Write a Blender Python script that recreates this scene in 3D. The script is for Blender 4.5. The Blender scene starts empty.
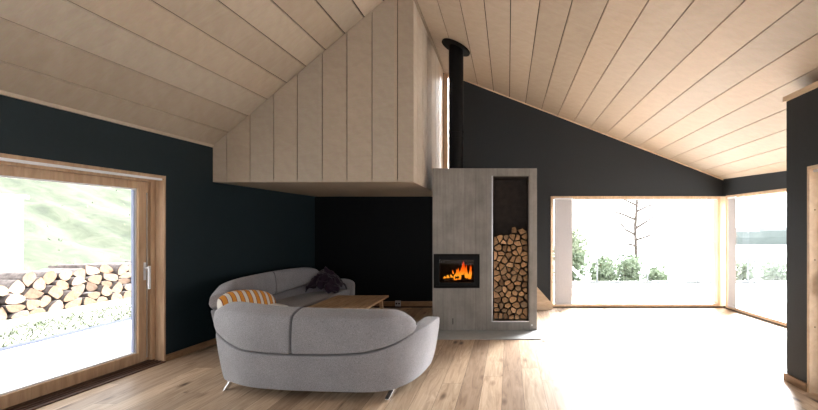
import bpy, bmesh, math, random
from mathutils import Vector, Matrix, noise
R = random.Random(7)
PI = math.pi
SC = bpy.context.scene
COL = SC.collection
F = 390.0; CX = 508.0; CY = 228.0; EYE = 1.55

# ------------------------------------------------------------------ materials
def new_mat(name):
    m = bpy.data.materials.new(name); m.use_nodes = True
    nt = m.node_tree
    return m, nt, nt.nodes['Principled BSDF'] if 'Principled BSDF' in nt.nodes else nt.nodes.new('ShaderNodeBsdfPrincipled')

def N(nt, t, **kw):
    n = nt.nodes.new(t)
    for k, v in kw.items():
        if k in ('operation', 'blend_type', 'data_type', 'noise_dimensions', 'feature', 'wave_type', 'bands_direction', 'attribute_name', 'wave_profile', 'distance'):
            setattr(n, k, v)
        else:
            n.inputs[k].default_value = v
    return n

def ramp(nt, fac, stops):
    r = nt.nodes.new('ShaderNodeValToRGB')
    el = r.color_ramp.elements
    while len(el) > 1: el.remove(el[-1])
    el[0].position = stops[0][0]; el[0].color = (*stops[0][1], 1)
    for p, c in stops[1:]:
        e = el.new(p); e.color = (*c, 1)
    nt.links.new(fac, r.inputs[0])
    return r.outputs[0]

def mixc(nt, fac, a, b, mode='MIX'):
    m = nt.nodes.new('ShaderNodeMix'); m.data_type = 'RGBA'; m.blend_type = mode
    for i, v in ((0, fac), (6, a), (7, b)):
        if hasattr(v, 'is_linked') or isinstance(v, bpy.types.NodeSocket): nt.links.new(v, m.inputs[i])
        else: m.inputs[i].default_value = v if i == 0 else (*v, 1)
    return m.outputs[2]

def bump(nt, h, strength, dist=0.01):
    b = nt.nodes.new('ShaderNodeBump'); b.inputs['Strength'].default_value = strength
    b.inputs['Distance'].default_value = dist
    nt.links.new(h, b.inputs['Height']); return b.outputs[0]

def coords(nt, kind='Object', scale=(1, 1, 1), rot=(0, 0, 0)):
    tc = nt.nodes.new('ShaderNodeTexCoord'); mp = nt.nodes.new('ShaderNodeMapping')
    mp.inputs['Scale'].default_value = scale; mp.inputs['Rotation'].default_value = rot
    nt.links.new(tc.outputs[kind], mp.inputs[0]); return mp.outputs[0]

def simple(name, col, rough=0.6, metal=0.0, var=0.12, scale=12, bmp=0.0, spec=0.5, stretch=(1, 1, 1)):
    m, nt, p = new_mat(name)
    co = coords(nt, scale=stretch)
    n = N(nt, 'ShaderNodeTexNoise', Scale=scale, Detail=5.0); nt.links.new(co, n.inputs['Vector'])
    a = tuple(max(0, c * (1 - var)) for c in col); b = tuple(min(1, c * (1 + var)) for c in col)
    nt.links.new(ramp(nt, n.outputs['Fac'], [(0.3, a), (0.7, b)]), p.inputs['Base Color'])
    p.inputs['Roughness'].default_value = rough; p.inputs['Metallic'].default_value = metal
    p.inputs['Specular IOR Level'].default_value = spec
    if bmp: nt.links.new(bump(nt, n.outputs['Fac'], bmp), p.inputs['Normal'])
    return m

def wood(name, dark, light, scale=1.0, stretch=(14, 14, 1), rough=0.5, attr=False, kind='Object', rnd=False, spec=0.4):
    """fine grain along the least-stretched axis"""
    m, nt, p = new_mat(name)
    co = coords(nt, kind, scale=stretch)
    n = N(nt, 'ShaderNodeTexNoise', Scale=2.2 * scale, Detail=8.0, Roughness=0.62, Distortion=0.6); nt.links.new(co, n.inputs['Vector'])
    n2 = N(nt, 'ShaderNodeTexNoise', Scale=9 * scale, Detail=3.0); nt.links.new(co, n2.inputs['Vector'])
    c = ramp(nt, n.outputs['Fac'], [(0.3, dark), (0.7, light)])
    c = mixc(nt, 0.12, c, n2.outputs['Color'], 'SOFT_LIGHT')
    if attr:
        a = N(nt, 'ShaderNodeAttribute', attribute_name='tone')
        c = mixc(nt, 1.0, c, a.outputs['Color'], 'MULTIPLY')
    if rnd:
        oi = nt.nodes.new('ShaderNodeObjectInfo')
        t = ramp(nt, oi.outputs['Random'], [(0.0, (0.42, 0.37, 0.34)), (0.25, (0.95, 0.82, 0.66)), (0.45, (0.62, 0.60, 0.58)), (0.65, (1.2, 1.05, 0.85)), (0.8, (0.75, 0.62, 0.5)), (1.0, (1.5, 1.38, 1.22))])
        c = mixc(nt, 1.0, c, t, 'MULTIPLY')
    nt.links.new(c, p.inputs['Base Color'])
    p.inputs['Roughness'].default_value = rough; p.inputs['Specular IOR Level'].default_value = spec
    nt.links.new(bump(nt, n.outputs['Fac'], 0.12, 0.004), p.inputs['Normal'])
    return m

def make_ply():
    m, nt, p = new_mat('birch_plywood')
    co = coords(nt, 'UV')
    n = N(nt, 'ShaderNodeTexNoise', Scale=1.6, Detail=9.0, Roughness=0.65, Distortion=1.6)
    mp = nt.nodes.new('ShaderNodeMapping'); mp.inputs['Scale'].default_value = (5.0, 1.4, 1); nt.links.new(co, mp.inputs[0])
    nt.links.new(mp.outputs[0], n.inputs['Vector'])
    w = N(nt, 'ShaderNodeTexWave', Scale=3.0, Distortion=9.0, Detail=3.0, wave_type='BANDS', bands_direction='DIAGONAL'); w.inputs['Detail Scale'].default_value = 1.2
    nt.links.new(co, w.inputs['Vector'])
    fine = N(nt, 'ShaderNodeTexNoise', Scale=60, Detail=4.0); mp2 = nt.nodes.new('ShaderNodeMapping'); mp2.inputs['Scale'].default_value = (2.2, 0.4, 1)
    nt.links.new(co, mp2.inputs[0]); nt.links.new(mp2.outputs[0], fine.inputs['Vector'])
    c = ramp(nt, n.outputs['Fac'], [(0.15, (0.405, 0.328, 0.250)), (0.5, (0.452, 0.372, 0.288)), (0.9, (0.50, 0.416, 0.328))])
    c = mixc(nt, 0.03, c, w.outputs['Color'], 'SOFT_LIGHT')
    c = mixc(nt, 0.22, c, fine.outputs['Color'], 'SOFT_LIGHT')
    a = N(nt, 'ShaderNodeAttribute', attribute_name='tone')
    c = mixc(nt, 1.0, c, a.outputs['Color'], 'MULTIPLY')
    nt.links.new(c, p.inputs['Base Color']); p.inputs['Roughness'].default_value = 0.55
    p.inputs['Specular IOR Level'].default_value = 0.3
    return m

def make_floor():
    m, nt, p = new_mat('oak_floorboards')
    co = coords(nt, 'Object')
    def mth(op, a, b=None):
        n = nt.nodes.new('ShaderNodeMath'); n.operation = op
        for k, v in ((0, a), (1, b)):
            if v is None: continue
            if isinstance(v, (int, float)): n.inputs[k].default_value = v
            else: nt.links.new(v, n.inputs[k])
        return n.outputs[0]
    sx = nt.nodes.new('ShaderNodeSeparateXYZ'); nt.links.new(co, sx.inputs[0])
    rx = mth('DIVIDE', mth('ADD', sx.outputs[0], 0.055), 0.2); row = mth('FLOOR', rx)
    w1 = nt.nodes.new('ShaderNodeTexWhiteNoise'); w1.noise_dimensions = '1D'; nt.links.new(row, w1.inputs['W'])
    vy = mth('ADD', mth('DIVIDE', sx.outputs[1], 2.2), mth('MULTIPLY', w1.outputs['Value'], 7.0)); bid = mth('FLOOR', vy)
    cb = nt.nodes.new('ShaderNodeCombineXYZ'); nt.links.new(row, cb.inputs[0]); nt.links.new(bid, cb.inputs[1])
    w2 = nt.nodes.new('ShaderNodeTexWhiteNoise'); w2.noise_dimensions = '2D'; nt.links.new(cb.outputs[0], w2.inputs['Vector'])
    fx = mth('FRACT', rx); gx = mth('MULTIPLY', mth('MINIMUM', fx, mth('SUBTRACT', 1.0, fx)), 0.2)
    fy_ = mth('FRACT', vy); gy = mth('MULTIPLY', mth('MINIMUM', fy_, mth('SUBTRACT', 1.0, fy_)), 2.2)
    gapf = mth('LESS_THAN', mth('MINIMUM', gx, gy), 0.0016)
    ad = N(nt, 'ShaderNodeVectorMath', operation='MULTIPLY_ADD'); ad.inputs[1].default_value = (7, 13, 5)
    nt.links.new(w2.outputs['Color'], ad.inputs[0]); nt.links.new(co, ad.inputs[2])
    mp = nt.nodes.new('ShaderNodeMapping'); mp.inputs['Scale'].default_value = (13, 1.3, 1); nt.links.new(ad.outputs[0], mp.inputs[0])
    g = N(nt, 'ShaderNodeTexNoise', Scale=1.5, Detail=9.0, Roughness=0.62, Distortion=1.3); nt.links.new(mp.outputs[0], g.inputs['Vector'])
    c = ramp(nt, g.outputs['Fac'], [(0.28, (0.25, 0.165, 0.105)), (0.5, (0.405, 0.292, 0.2)), (0.75, (0.54, 0.42, 0.31))])
    t = ramp(nt, w2.outputs['Value'], [(0.0, (0.72, 0.68, 0.66)), (0.5, (0.97, 0.97, 0.95)), (1.0, (1.2, 1.2, 1.2))])
    c = mixc(nt, 1.0, c, t, 'MULTIPLY')
    mk = nt.nodes.new('ShaderNodeMapping'); mk.inputs['Scale'].default_value = (5.2, 2.0, 1); nt.links.new(ad.outputs[0], mk.inputs[0])
    v = N(nt, 'ShaderNodeTexVoronoi', Scale=1.0); nt.links.new(mk.outputs[0], v.inputs['Vector'])
    k = ramp(nt, v.outputs['Distance'], [(0.07, (0.07, 0.05, 0.04)), (0.13, (0.55, 0.48, 0.44)), (0.22, (1, 1, 1))])
    c = mixc(nt, 0.9, c, k, 'MULTIPLY')
    c = mixc(nt, gapf, c, (0.10, 0.065, 0.04))
    nt.links.new(c, p.inputs['Base Color'])
    p.inputs['Roughness'].default_value = 0.42; p.inputs['Specular IOR Level'].default_value = 0.4
    nt.links.new(bump(nt, g.outputs['Fac'], 0.06, 0.004), p.inputs['Normal'])
    return m

def make_concrete():
    m, nt, p = new_mat('board_marked_concrete')
    co = coords(nt)
    n = N(nt, 'ShaderNodeTexNoise', Scale=3.0, Detail=9.0, Roughness=0.7); nt.links.new(co, n.inputs['Vector'])
    cs = coords(nt, scale=(16, 1, 0.9))
    s = N(nt, 'ShaderNodeTexNoise', Scale=2.0, Detail=6.0, Roughness=0.6); nt.links.new(cs, s.inputs['Vector'])
    sx = nt.nodes.new('ShaderNodeSeparateXYZ'); nt.links.new(co, sx.inputs[0])
    d = N(nt, 'ShaderNodeMath', operation='DIVIDE'); d.inputs[1].default_value = 0.163; nt.links.new(sx.outputs[0], d.inputs[0])
    fl = N(nt, 'ShaderNodeMath', operation='FLOOR'); nt.links.new(d.outputs[0], fl.inputs[0])
    wn = nt.nodes.new('ShaderNodeTexWhiteNoise'); wn.noise_dimensions = '1D'; nt.links.new(fl.outputs[0], wn.inputs['W'])
    fr = N(nt, 'ShaderNodeMath', operation='FRACT'); nt.links.new(d.outputs[0], fr.inputs[0])
    line = ramp(nt, fr.outputs[0], [(0.0, (0.62, 0.62, 0.62)), (0.035, (1, 1, 1)), (0.97, (1, 1, 1)), (1.0, (0.75, 0.75, 0.75))])
    c = ramp(nt, n.outputs['Fac'], [(0.3, (0.19, 0.175, 0.16)), (0.7, (0.29, 0.272, 0.252))])
    c = mixc(nt, 0.5, c, ramp(nt, s.outputs['Fac'], [(0.3, (0.7, 0.7, 0.7)), (0.7, (1.15, 1.15, 1.15))]), 'MULTIPLY')
    c = mixc(nt, 1.0, c, ramp(nt, wn.outputs['Value'], [(0, (0.88, 0.87, 0.86)), (1, (1.08, 1.08, 1.08))]), 'MULTIPLY')
    c = mixc(nt, 0.8, c, line, 'MULTIPLY')
    nt.links.new(c, p.inputs['Base Color']); p.inputs['Roughness'].default_value = 0.75
    nt.links.new(bump(nt, s.outputs['Fac'], 0.3, 0.006), p.inputs['Normal'])
    return m

def make_fabric(name, a, b):
    m, nt, p = new_mat(name)
    co = coords(nt)
    n = N(nt, 'ShaderNodeTexNoise', Scale=190, Detail=3.0); nt.links.new(co, n.inputs['Vector'])
    n2 = N(nt, 'ShaderNodeTexNoise', Scale=5, Detail=4.0); nt.links.new(co, n2.inputs['Vector'])
    c = ramp(nt, n.outputs['Fac'], [(0.35, a), (0.65, b)])
    c = mixc(nt, 0.25, c, n2.outputs['Fac'], 'SOFT_LIGHT')
    nt.links.new(c, p.inputs['Base Color']); p.inputs['Roughness'].default_value = 0.92
    p.inputs['Sheen Weight'].default_value = 0.25; p.inputs['Specular IOR Level'].default_value = 0.15
    nt.links.new(bump(nt, n.outputs['Fac'], 0.35, 0.003), p.inputs['Normal'])
    return m

def make_glass(name, tint=(1, 1, 1), refl=0.08):
    m = bpy.data.materials.new(name); m.use_nodes = True; nt = m.node_tree; nt.nodes.clear()
    o = nt.nodes.new('ShaderNodeOutputMaterial'); mx = nt.nodes.new('ShaderNodeMixShader')
    t = nt.nodes.new('ShaderNodeBsdfTransparent'); t.inputs[0].default_value = (*tint, 1)
    g = nt.nodes.new('ShaderNodeBsdfGlossy'); g.inputs['Roughness'].default_value = 0.02
    f = nt.nodes.new('ShaderNodeLayerWeight'); f.inputs['Blend'].default_value = 0.25
    mt = N(nt, 'ShaderNodeMath', operation='MULTIPLY'); mt.inputs[1].default_value = refl * 4
    nt.links.new(f.outputs['Fresnel'], mt.inputs[0]); nt.links.new(mt.outputs[0], mx.inputs[0])
    nt.links.new(t.outputs[0], mx.inputs[1]); nt.links.new(g.outputs[0], mx.inputs[2]); nt.links.new(mx.outputs[0], o.inputs[0])
    return m

def make_stripes():
    m, nt, p = new_mat('striped_cushion_cloth')
    co = coords(nt, 'Object')
    sx = nt.nodes.new('ShaderNodeSeparateXYZ'); nt.links.new(co, sx.inputs[0])
    d = N(nt, 'ShaderNodeMath', operation='MULTIPLY'); d.inputs[1].default_value = 1 / 0.098; nt.links.new(sx.outputs[0], d.inputs[0])
    fr = N(nt, 'ShaderNodeMath', operation='FRACT'); nt.links.new(d.outputs[0], fr.inputs[0])
    W = (0.66, 0.62, 0.56); O = (0.62, 0.25, 0.035); B = (0.2, 0.05, 0.03)
    r = ramp(nt, fr.outputs[0], [(0.0, W), (0.38, B), (0.46, O), (0.9, B), (0.96, W)])
    r.node.color_ramp.interpolation = 'CONSTANT'
    nt.links.new(r, p.inputs['Base Color']); p.inputs['Roughness'].default_value = 0.9
    return m

def make_flame():
    m = bpy.data.materials.new('flame'); m.use_nodes = True; nt = m.node_tree; nt.nodes.clear()
    o = nt.nodes.new('ShaderNodeOutputMaterial'); e = nt.nodes.new('ShaderNodeEmission')
    co = coords(nt, 'Generated'); s = nt.nodes.new('ShaderNodeSeparateXYZ'); nt.links.new(co, s.inputs[0])
    c = ramp(nt, s.outputs[2], [(0.0, (1.0, 0.22, 0.01)), (0.22, (1.0, 0.42, 0.03)), (0.45, (1.0, 0.2, 0.008)), (0.7, (0.8, 0.07, 0.003)), (1.0, (0.45, 0.02, 0.001))])
    nt.links.new(c, e.inputs[0]); e.inputs[1].default_value = 0.95
    nt.links.new(e.outputs[0], o.inputs[0]); return m

def make_ground(name, cols, scale=3.0, rough=0.95, bmp=0.4):
    m, nt, p = new_mat(name)
    co = coords(nt)
    n = N(nt, 'ShaderNodeTexNoise', Scale=scale, Detail=10.0, Roughness=0.72, Distortion=0.8); nt.links.new(co, n.inputs['Vector'])
    nt.links.new(ramp(nt, n.outputs['Fac'], [(0.3 + 0.4 * i / (len(cols) - 1), c) for i, c in enumerate(cols)]), p.inputs['Base Color'])
    p.inputs['Roughness'].default_value = rough
    nt.links.new(bump(nt, n.outputs['Fac'], bmp, 0.03), p.inputs['Normal'])
    return m

M = dict(
    ply=make_ply(), floor=make_floor(), concrete=make_concrete(),
    gap=simple('joint_shadow_backing', (0.018, 0.012, 0.008), 0.9),
    wall=simple('dark_wall_paint', (0.0158, 0.0195, 0.0235), 0.62, var=0.06, scale=30, spec=0.35),
    wall_blue=simple('petrol_wall_paint', (0.0048, 0.0135, 0.018), 0.6, var=0.08, scale=30, spec=0.3),
    alcove_shade=simple('alcove_shade_black', (0.0035, 0.004, 0.005), 0.75, var=0.06, scale=30, spec=0.15),  # deep shade under the loft, put into the colour
    white_wall=simple('white_paint', (0.78, 0.77, 0.75), 0.7, var=0.03),
    wframe=wood('pale_window_wood', (0.50, 0.35, 0.22), (0.66, 0.49, 0.34), stretch=(9, 9, 1)),
    frame=wood('window_frame_wood', (0.35, 0.215, 0.125), (0.54, 0.37, 0.235), stretch=(9, 9, 1)),
    frame_h=wood('window_rail_wood', (0.35, 0.215, 0.125), (0.54, 0.37, 0.235), stretch=(2, 1.3, 14)),
    pale=wood('pale_trim_wood', (0.55, 0.40, 0.27), (0.70, 0.55, 0.40), stretch=(6, 1, 6)),
    post=wood('glare_lightened_post_wood', (0.70, 0.60, 0.48), (0.82, 0.73, 0.62), stretch=(6, 6, 1)),  # post colour lightened to imitate overexposure from the windows
    base=wood('baseboard_wood', (0.17, 0.095, 0.045), (0.30, 0.18, 0.10), stretch=(3, 1, 9)),
    track=wood('dark_track_wood', (0.05, 0.025, 0.015), (0.10, 0.05, 0.03), stretch=(9, 1, 9)),
    fabric=make_fabric('grey_wool', (0.185, 0.18, 0.193), (0.335, 0.325, 0.345)),
    chrome=simple('chrome', (0.62, 0.62, 0.64), 0.18, 1.0, var=0.03),
    black=simple('black_steel', (0.005, 0.005, 0.0055), 0.5, 0.0, var=0.15, spec=0.12),
    blackm=simple('matt_black_iron', (0.006, 0.0055, 0.005), 0.6, 0.0, var=0.2, spec=0.1),
    soot=simple('sooty_firebrick', (0.022, 0.018, 0.015), 0.9, var=0.4),
    niche=simple('dark_brown_niche_lining', (0.04, 0.028, 0.022), 0.8, var=0.25),
    steel=simple('brushed_steel', (0.5, 0.5, 0.5), 0.35, 0.9, var=0.06),
    white_metal=simple('white_aluminium', (0.72, 0.73, 0.76), 0.4, 0.0, var=0.03),
    bluegrey=simple('grey_blue_seal', (0.25, 0.28, 0.40), 0.5, 0.0, var=0.05),
    blind=simple('grey_blind_fabric', (0.45, 0.445, 0.465), 0.85, var=0.06, scale=60),
    table=wood('oiled_table_wood', (0.32, 0.195, 0.105), (0.56, 0.385, 0.235), stretch=(14, 1.2, 14)),
    cut=wood('split_log_end', (0.22, 0.14, 0.085), (0.46, 0.325, 0.21), scale=2.0, stretch=(5, 5, 5), rough=0.85, rnd=True, spec=0.1),
    bark=simple('log_bark', (0.10, 0.065, 0.045), 0.95, var=0.5, scale=30, bmp=0.5),
    ends=wood('sawn_log_end', (0.13, 0.09, 0.068), (0.23, 0.175, 0.14), scale=2.0, stretch=(3, 3, 3), rough=0.9, rnd=True, spec=0.1),
    obark=simple('weathered_bark', (0.12, 0.10, 0.094), 0.95, var=0.5, scale=12, bmp=0.5),
    stripes=make_stripes(), flame=make_flame(),
    purple=make_fabric('plum_wool', (0.010, 0.004, 0.010), (0.034, 0.015, 0.032)),
    glass=make_glass('window_glass', refl=0.02), fglass=make_glass('stove_glass', (0.85, 0.8, 0.76), 0.05), rglass=make_glass('railing_glass', (0.93, 0.96, 0.96), 0.03),
    terrace=simple('pale_terrace_paving', (0.62, 0.61, 0.60), 0.8, var=0.06, scale=4),
    grass=make_ground('hillside_grass', [(0.010, 0.014, 0.007), (0.022, 0.030, 0.014), (0.036, 0.043, 0.024), (0.06, 0.06, 0.043)], 1.8),
    verge=make_ground('stony_grass_verge', [(0.04, 0.055, 0.028), (0.09, 0.10, 0.07), (0.19, 0.185, 0.16), (0.10, 0.115, 0.07)], 3.0),
    blade=simple('grass_blades', (0.07, 0.09, 0.045), 0.9, var=0.4, scale=3),
    leaf=simple('shrub_leaves', (0.25, 0.29, 0.19), 0.8, var=0.2, scale=5),
    needle=simple('pine_needles', (0.22, 0.25, 0.17), 0.8, var=0.25, scale=5),
    trunk=simple('pine_bark', (0.13, 0.105, 0.092), 0.9, var=0.3, scale=14, bmp=0.4),
    hill=make_ground('wooded_far_shore', [(0.09, 0.115, 0.112), (0.115, 0.14, 0.136), (0.135, 0.16, 0.152)], 0.03),
    water=simple('lake_water', (0.55, 0.6, 0.62), 0.12, var=0.02, scale=0.05),
    galv=simple('galvanised_post', (0.20, 0.21, 0.215), 0.4, 0.3, var=0.05),
    wood_out=simple('silvered_deck_wood', (0.40, 0.39, 0.39), 0.85, var=0.1),
    offcut=wood('raw_pine_offcut', (0.50, 0.36, 0.24), (0.70, 0.55, 0.40), stretch=(1.5, 6, 9)),
)

# ------------------------------------------------------------------ mesh helpers
class MB:
    def __init__(s): s.v = []; s.f = []; s.mi = []; s.uv = []; s.tone = []
    def face(s, pts, mi=0, uv=None, tone=(1, 1, 1)):
        i = len(s.v); s.v += [tuple(p) for p in pts]; s.f.append(tuple(range(i, i + len(pts)))); s.mi.append(mi)
        s.uv.append(uv or [(p[0], p[2]) for p in pts]); s.tone.append(tone)
    def box(s, a, b, mi=0, tone=(1, 1, 1)):
        x0, y0, z0 = a; x1, y1, z1 = b
        c = [(x0, y0, z0), (x1, y0, z0), (x1, y1, z0), (x0, y1, z0), (x0, y0, z1), (x1, y0, z1), (x1, y1, z1), (x0, y1, z1)]
        s.hexa(c, mi, tone)
    def hexa(s, c, mi=0, tone=(1, 1, 1), uvo=(0, 0)):
        """8 corners: bottom ring 0-3, top ring 4-7"""
        for q in ((0, 3, 2, 1), (4, 5, 6, 7), (0, 1, 5, 4), (1, 2, 6, 5), (2, 3, 7, 6), (3, 0, 4, 7)):
            s.face([c[k] for k in q], mi, None, tone)
    def prism(s, poly, ax, a, b, mi=0, mi_cap=None, tone=(1, 1, 1)):
        """poly: 2-D outline; ax 'y' -> (x,z) outline pushed along y, 'x' -> (y,z) along x, 'z' -> (x,y) along z"""
        def P(p, t): return (p[0], t, p[1]) if ax == 'y' else ((t, p[0], p[1]) if ax == 'x' else (p[0], p[1], t))
        mc = mi if mi_cap is None else mi_cap
        s.face([P(p, a) for p in poly], mc, None, tone); s.face([P(p, b) for p in reversed(poly)], mc, None, tone)
        n = len(poly)
        for k in range(n):
            p, q = poly[k], poly[(k + 1) % n]
            s.face([P(p, a), P(p, b), P(q, b), P(q, a)], mi, None, tone)
    def tube(s, p0, p1, r0, r1=None, n=12, mi=0, cap=True):
        r1 = r0 if r1 is None else r1
        p0 = Vector(p0); p1 = Vector(p1); d = (p1 - p0).normalized()
        u = d.orthogonal().normalized(); w = d.cross(u)
        A = [p0 + r0 * (math.cos(2 * PI * k / n) * u + math.sin(2 * PI * k / n) * w) for k in range(n)]
        B = [p1 + r1 * (math.cos(2 * PI * k / n) * u + math.sin(2 * PI * k / n) * w) for k in range(n)]
        for k in range(n):
            j = (k + 1) % n; s.face([A[k], A[j], B[j], B[k]], mi)
        if cap: s.face(A[::-1], mi); s.face(B, mi)
    def build(s, name, mats, parent=None, smooth=False, bevel=0.0, sub=0, mat_world=None, weld=True, keep=False):
        me = bpy.data.meshes.new(name); me.from_pydata(s.v, [], s.f)
        mats = mats if isinstance(mats, (list, tuple)) else [mats]
        for m in mats: me.materials.append(m)
        for p, i in zip(me.polygons, s.mi): p.material_index = i
        me.uv_layers.new(name='UVMap'); me.color_attributes.new('tone', 'FLOAT_COLOR', 'CORNER')
        uvl = me.uv_layers['UVMap']; at = me.color_attributes['tone']
        li = 0
        for fi, f in enumerate(s.f):
            for k in range(len(f)):
                uvl.data[li].uv = s.uv[fi][k]; at.data[li].color = (*s.tone[fi], 1); li += 1
        bm = bmesh.new(); bm.from_mesh(me)
        if weld: bmesh.ops.remove_doubles(bm, verts=bm.verts, dist=1e-5)
        if not keep: bmesh.ops.recalc_face_normals(bm, faces=bm.faces)
        bm.to_mesh(me); bm.free()
        if smooth:
            for p in me.polygons: p.use_smooth = True
        o = bpy.data.objects.new(name, me); COL.objects.link(o)
        if bevel:
            b = o.modifiers.new('bevel', 'BEVEL'); b.width = bevel; b.segments = 2; b.limit_method = 'ANGLE'; b.angle_limit = math.radians(40)
        if sub:
            b = o.modifiers.new('sub', 'SUBSURF'); b.levels = sub; b.render_levels = sub
        if parent is not None: o.parent = parent
        if mat_world is not None: o.matrix_world = mat_world
        return o

def empty(name, loc=(0, 0, 0), rz=0.0):
    o = bpy.data.objects.new(name, None); COL.objects.link(o); o.location = loc; o.rotation_euler = (0, 0, rz); o.empty_display_size = 0.1
    return o
def tag(o, label, cat, group=None, kind=None):
    o['label'] = label; o['category'] = cat
    if group: o['group'] = group
    if kind: o['kind'] = kind
    return o
def struct(o, label=None):
    o['kind'] = 'structure'
    if label: o['label'] = label
    return o

def holed_slab(mb, xs, zs, holes, y0, y1, mi=0):
    """slab in the x-z plane from y0 (room face) to y1, rectangular holes (x0,x1,z0,z1) given on grid lines"""
    def inhole(a, b):
        return any(h[0] - 1e-6 <= a and b <= h[1] + 1e-6 for h in ())
    nx, nz = len(xs) - 1, len(zs) - 1
    solid = {}
    for i in range(nx):
        for k in range(nz):
            cx = (xs[i] + xs[i + 1]) / 2; cz = (zs[k] + zs[k + 1]) / 2
            solid[i, k] = not any(h[0] < cx < h[1] and h[2] < cz < h[3] for h in holes)
    for (i, k), s in solid.items():
        if not s: continue
        a, b, c, d = xs[i], xs[i + 1], zs[k], zs[k + 1]
        mb.face([(a, y0, c), (b, y0, c), (b, y0, d), (a, y0, d)], mi); mb.face([(a, y1, c), (a, y1, d), (b, y1, d), (b, y1, c)], mi)
        for (di, dk, q) in ((-1, 0, [(a, y0, c), (a, y0, d), (a, y1, d), (a, y1, c)]), (1, 0, [(b, y0, c), (b, y1, c), (b, y1, d), (b, y0, d)]),
                            (0, -1, [(a, y0, c), (a, y1, c), (b, y1, c), (b, y0, c)]), (0, 1, [(a, y0, d), (b, y0, d), (b, y1, d), (a, y1, d)])):
            if not solid.get((i + di, k + dk), False): mb.face(q, mi)

# ------------------------------------------------------------------ room geometry
YB = 7.6
def wallL(y): return -4.305 + 0.0717 * y
def wallR(y): return 4.19 + 0.102 * (YB - y)
def roofL(x): return 2.645 + 0.851 * (x + 3.925)
def roofR(x): return 4.424 - 0.3843 * (x + 0.8126)
RIDGE = -1.516
YR = -2.6           # rear wall behind the camera

def frame_matrix(x0, y0, dirv):
    """local +x runs along dirv, local +y points away from the room"""
    d = Vector((dirv[0], dirv[1], 0)).normalized(); up = Vector((0, 0, 1)); n = up.cross(d)
    m = Matrix(((d.x, n.x, 0, x0), (d.y, n.y, 0, y0), (0, 0, 1, 0), (0, 0, 0, 1)))
    return m
# left wall frame: local x runs towards +Y (room depth), outwards must be -X  -> up x d = (-dy, dx): for d=(.07,1): (-1,.07) good
ML = frame_matrix(wallL(0), 0, (0.0717, 1.0))
# right wall: d runs from the far corner towards the camera, outwards = up x d = (-dy,dx) with d=(.0637,-1): (1,.06) good
MR = frame_matrix(4.19, YB, (0.102, -1.0))

mb = MB(); mb.face([(-4.7, YR - .2, 0), (4.95, YR - .2, 0), (4.95, YB + .0, 0), (-4.7, YB + .0, 0)])
mb.face([(-4.7, YR - .2, -.12), (-4.7, YB, -.12), (4.95, YB, -.12), (4.95, YR - .2, -.12)])
for q in (((-4.7, YR - .2), (4.95, YR - .2)), ((4.95, YR - .2), (4.95, YB)), ((4.95, YB), (-4.7, YB)), ((-4.7, YB), (-4.7, YR - .2))):
    mb.face([(*q[0], 0), (*q[0], -.12), (*q[1], -.12), (*q[1], 0)])
struct(mb.build('floor', M['floor']), 'pale oak floorboards running into the room')

def zL(x, y):
    w_ = wallL(y); return 2.645 + 2.05 * (x - w_) / (RIDGE - w_)
def boardL(mb, fa, fb, y0, y1, th, tone, g=0.0085):
    K = 12; o = R.random() * 20
    X = lambda f, y, d=0: RIDGE + f * (wallL(y) - RIDGE) + d
    for k in range(K):
        ya, yb = y0 + (y1 - y0) * k / K, y0 + (y1 - y0) * (k + 1) / K
        q = [(X(fa, ya, g), ya), (X(fb, ya, -g), ya), (X(fb, yb, -g), yb), (X(fa, yb, g), yb)]
        c = [(x, y, zL(x, y)) for x, y in q] + [(x, y, zL(x, y) + th) for x, y in q]
        for q in ((0, 3, 2, 1), (4, 5, 6, 7), (1, 2, 6, 5), (3, 0, 4, 7)):
            mb.face([c[k2] for k2 in q], 0, [(c[k2][1] + o, c[k2][0] * 1.2 + o * 3) for k2 in q], tone)
def board(mb, xa, xb, zf, y0, y1, th, tone, g=0.0055):
    a, b = xa + g, xb - g
    c = [(a, y0, zf(a)), (b, y0, zf(b)), (b, y1, zf(b)), (a, y1, zf(a)), (a, y0, zf(a) + th), (b, y0, zf(b) + th), (b, y1, zf(b) + th), (a, y1, zf(a) + th)]
    o = R.random() * 20
    for q in ((0, 3, 2, 1), (4, 5, 6, 7), (0, 1, 5, 4), (1, 2, 6, 5), (2, 3, 7, 6), (3, 0, 4, 7)):
        mb.face([c[k] for k in q], 0, [(c[k][1] + o, c[k][0] * 1.2 + o * 3) for k in q], tone)
def tone(lo=0.88, hi=1.08):
    t = R.uniform(lo, hi); w = R.uniform(-0.025, 0.025); return (t + w, t, t - w)

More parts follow.
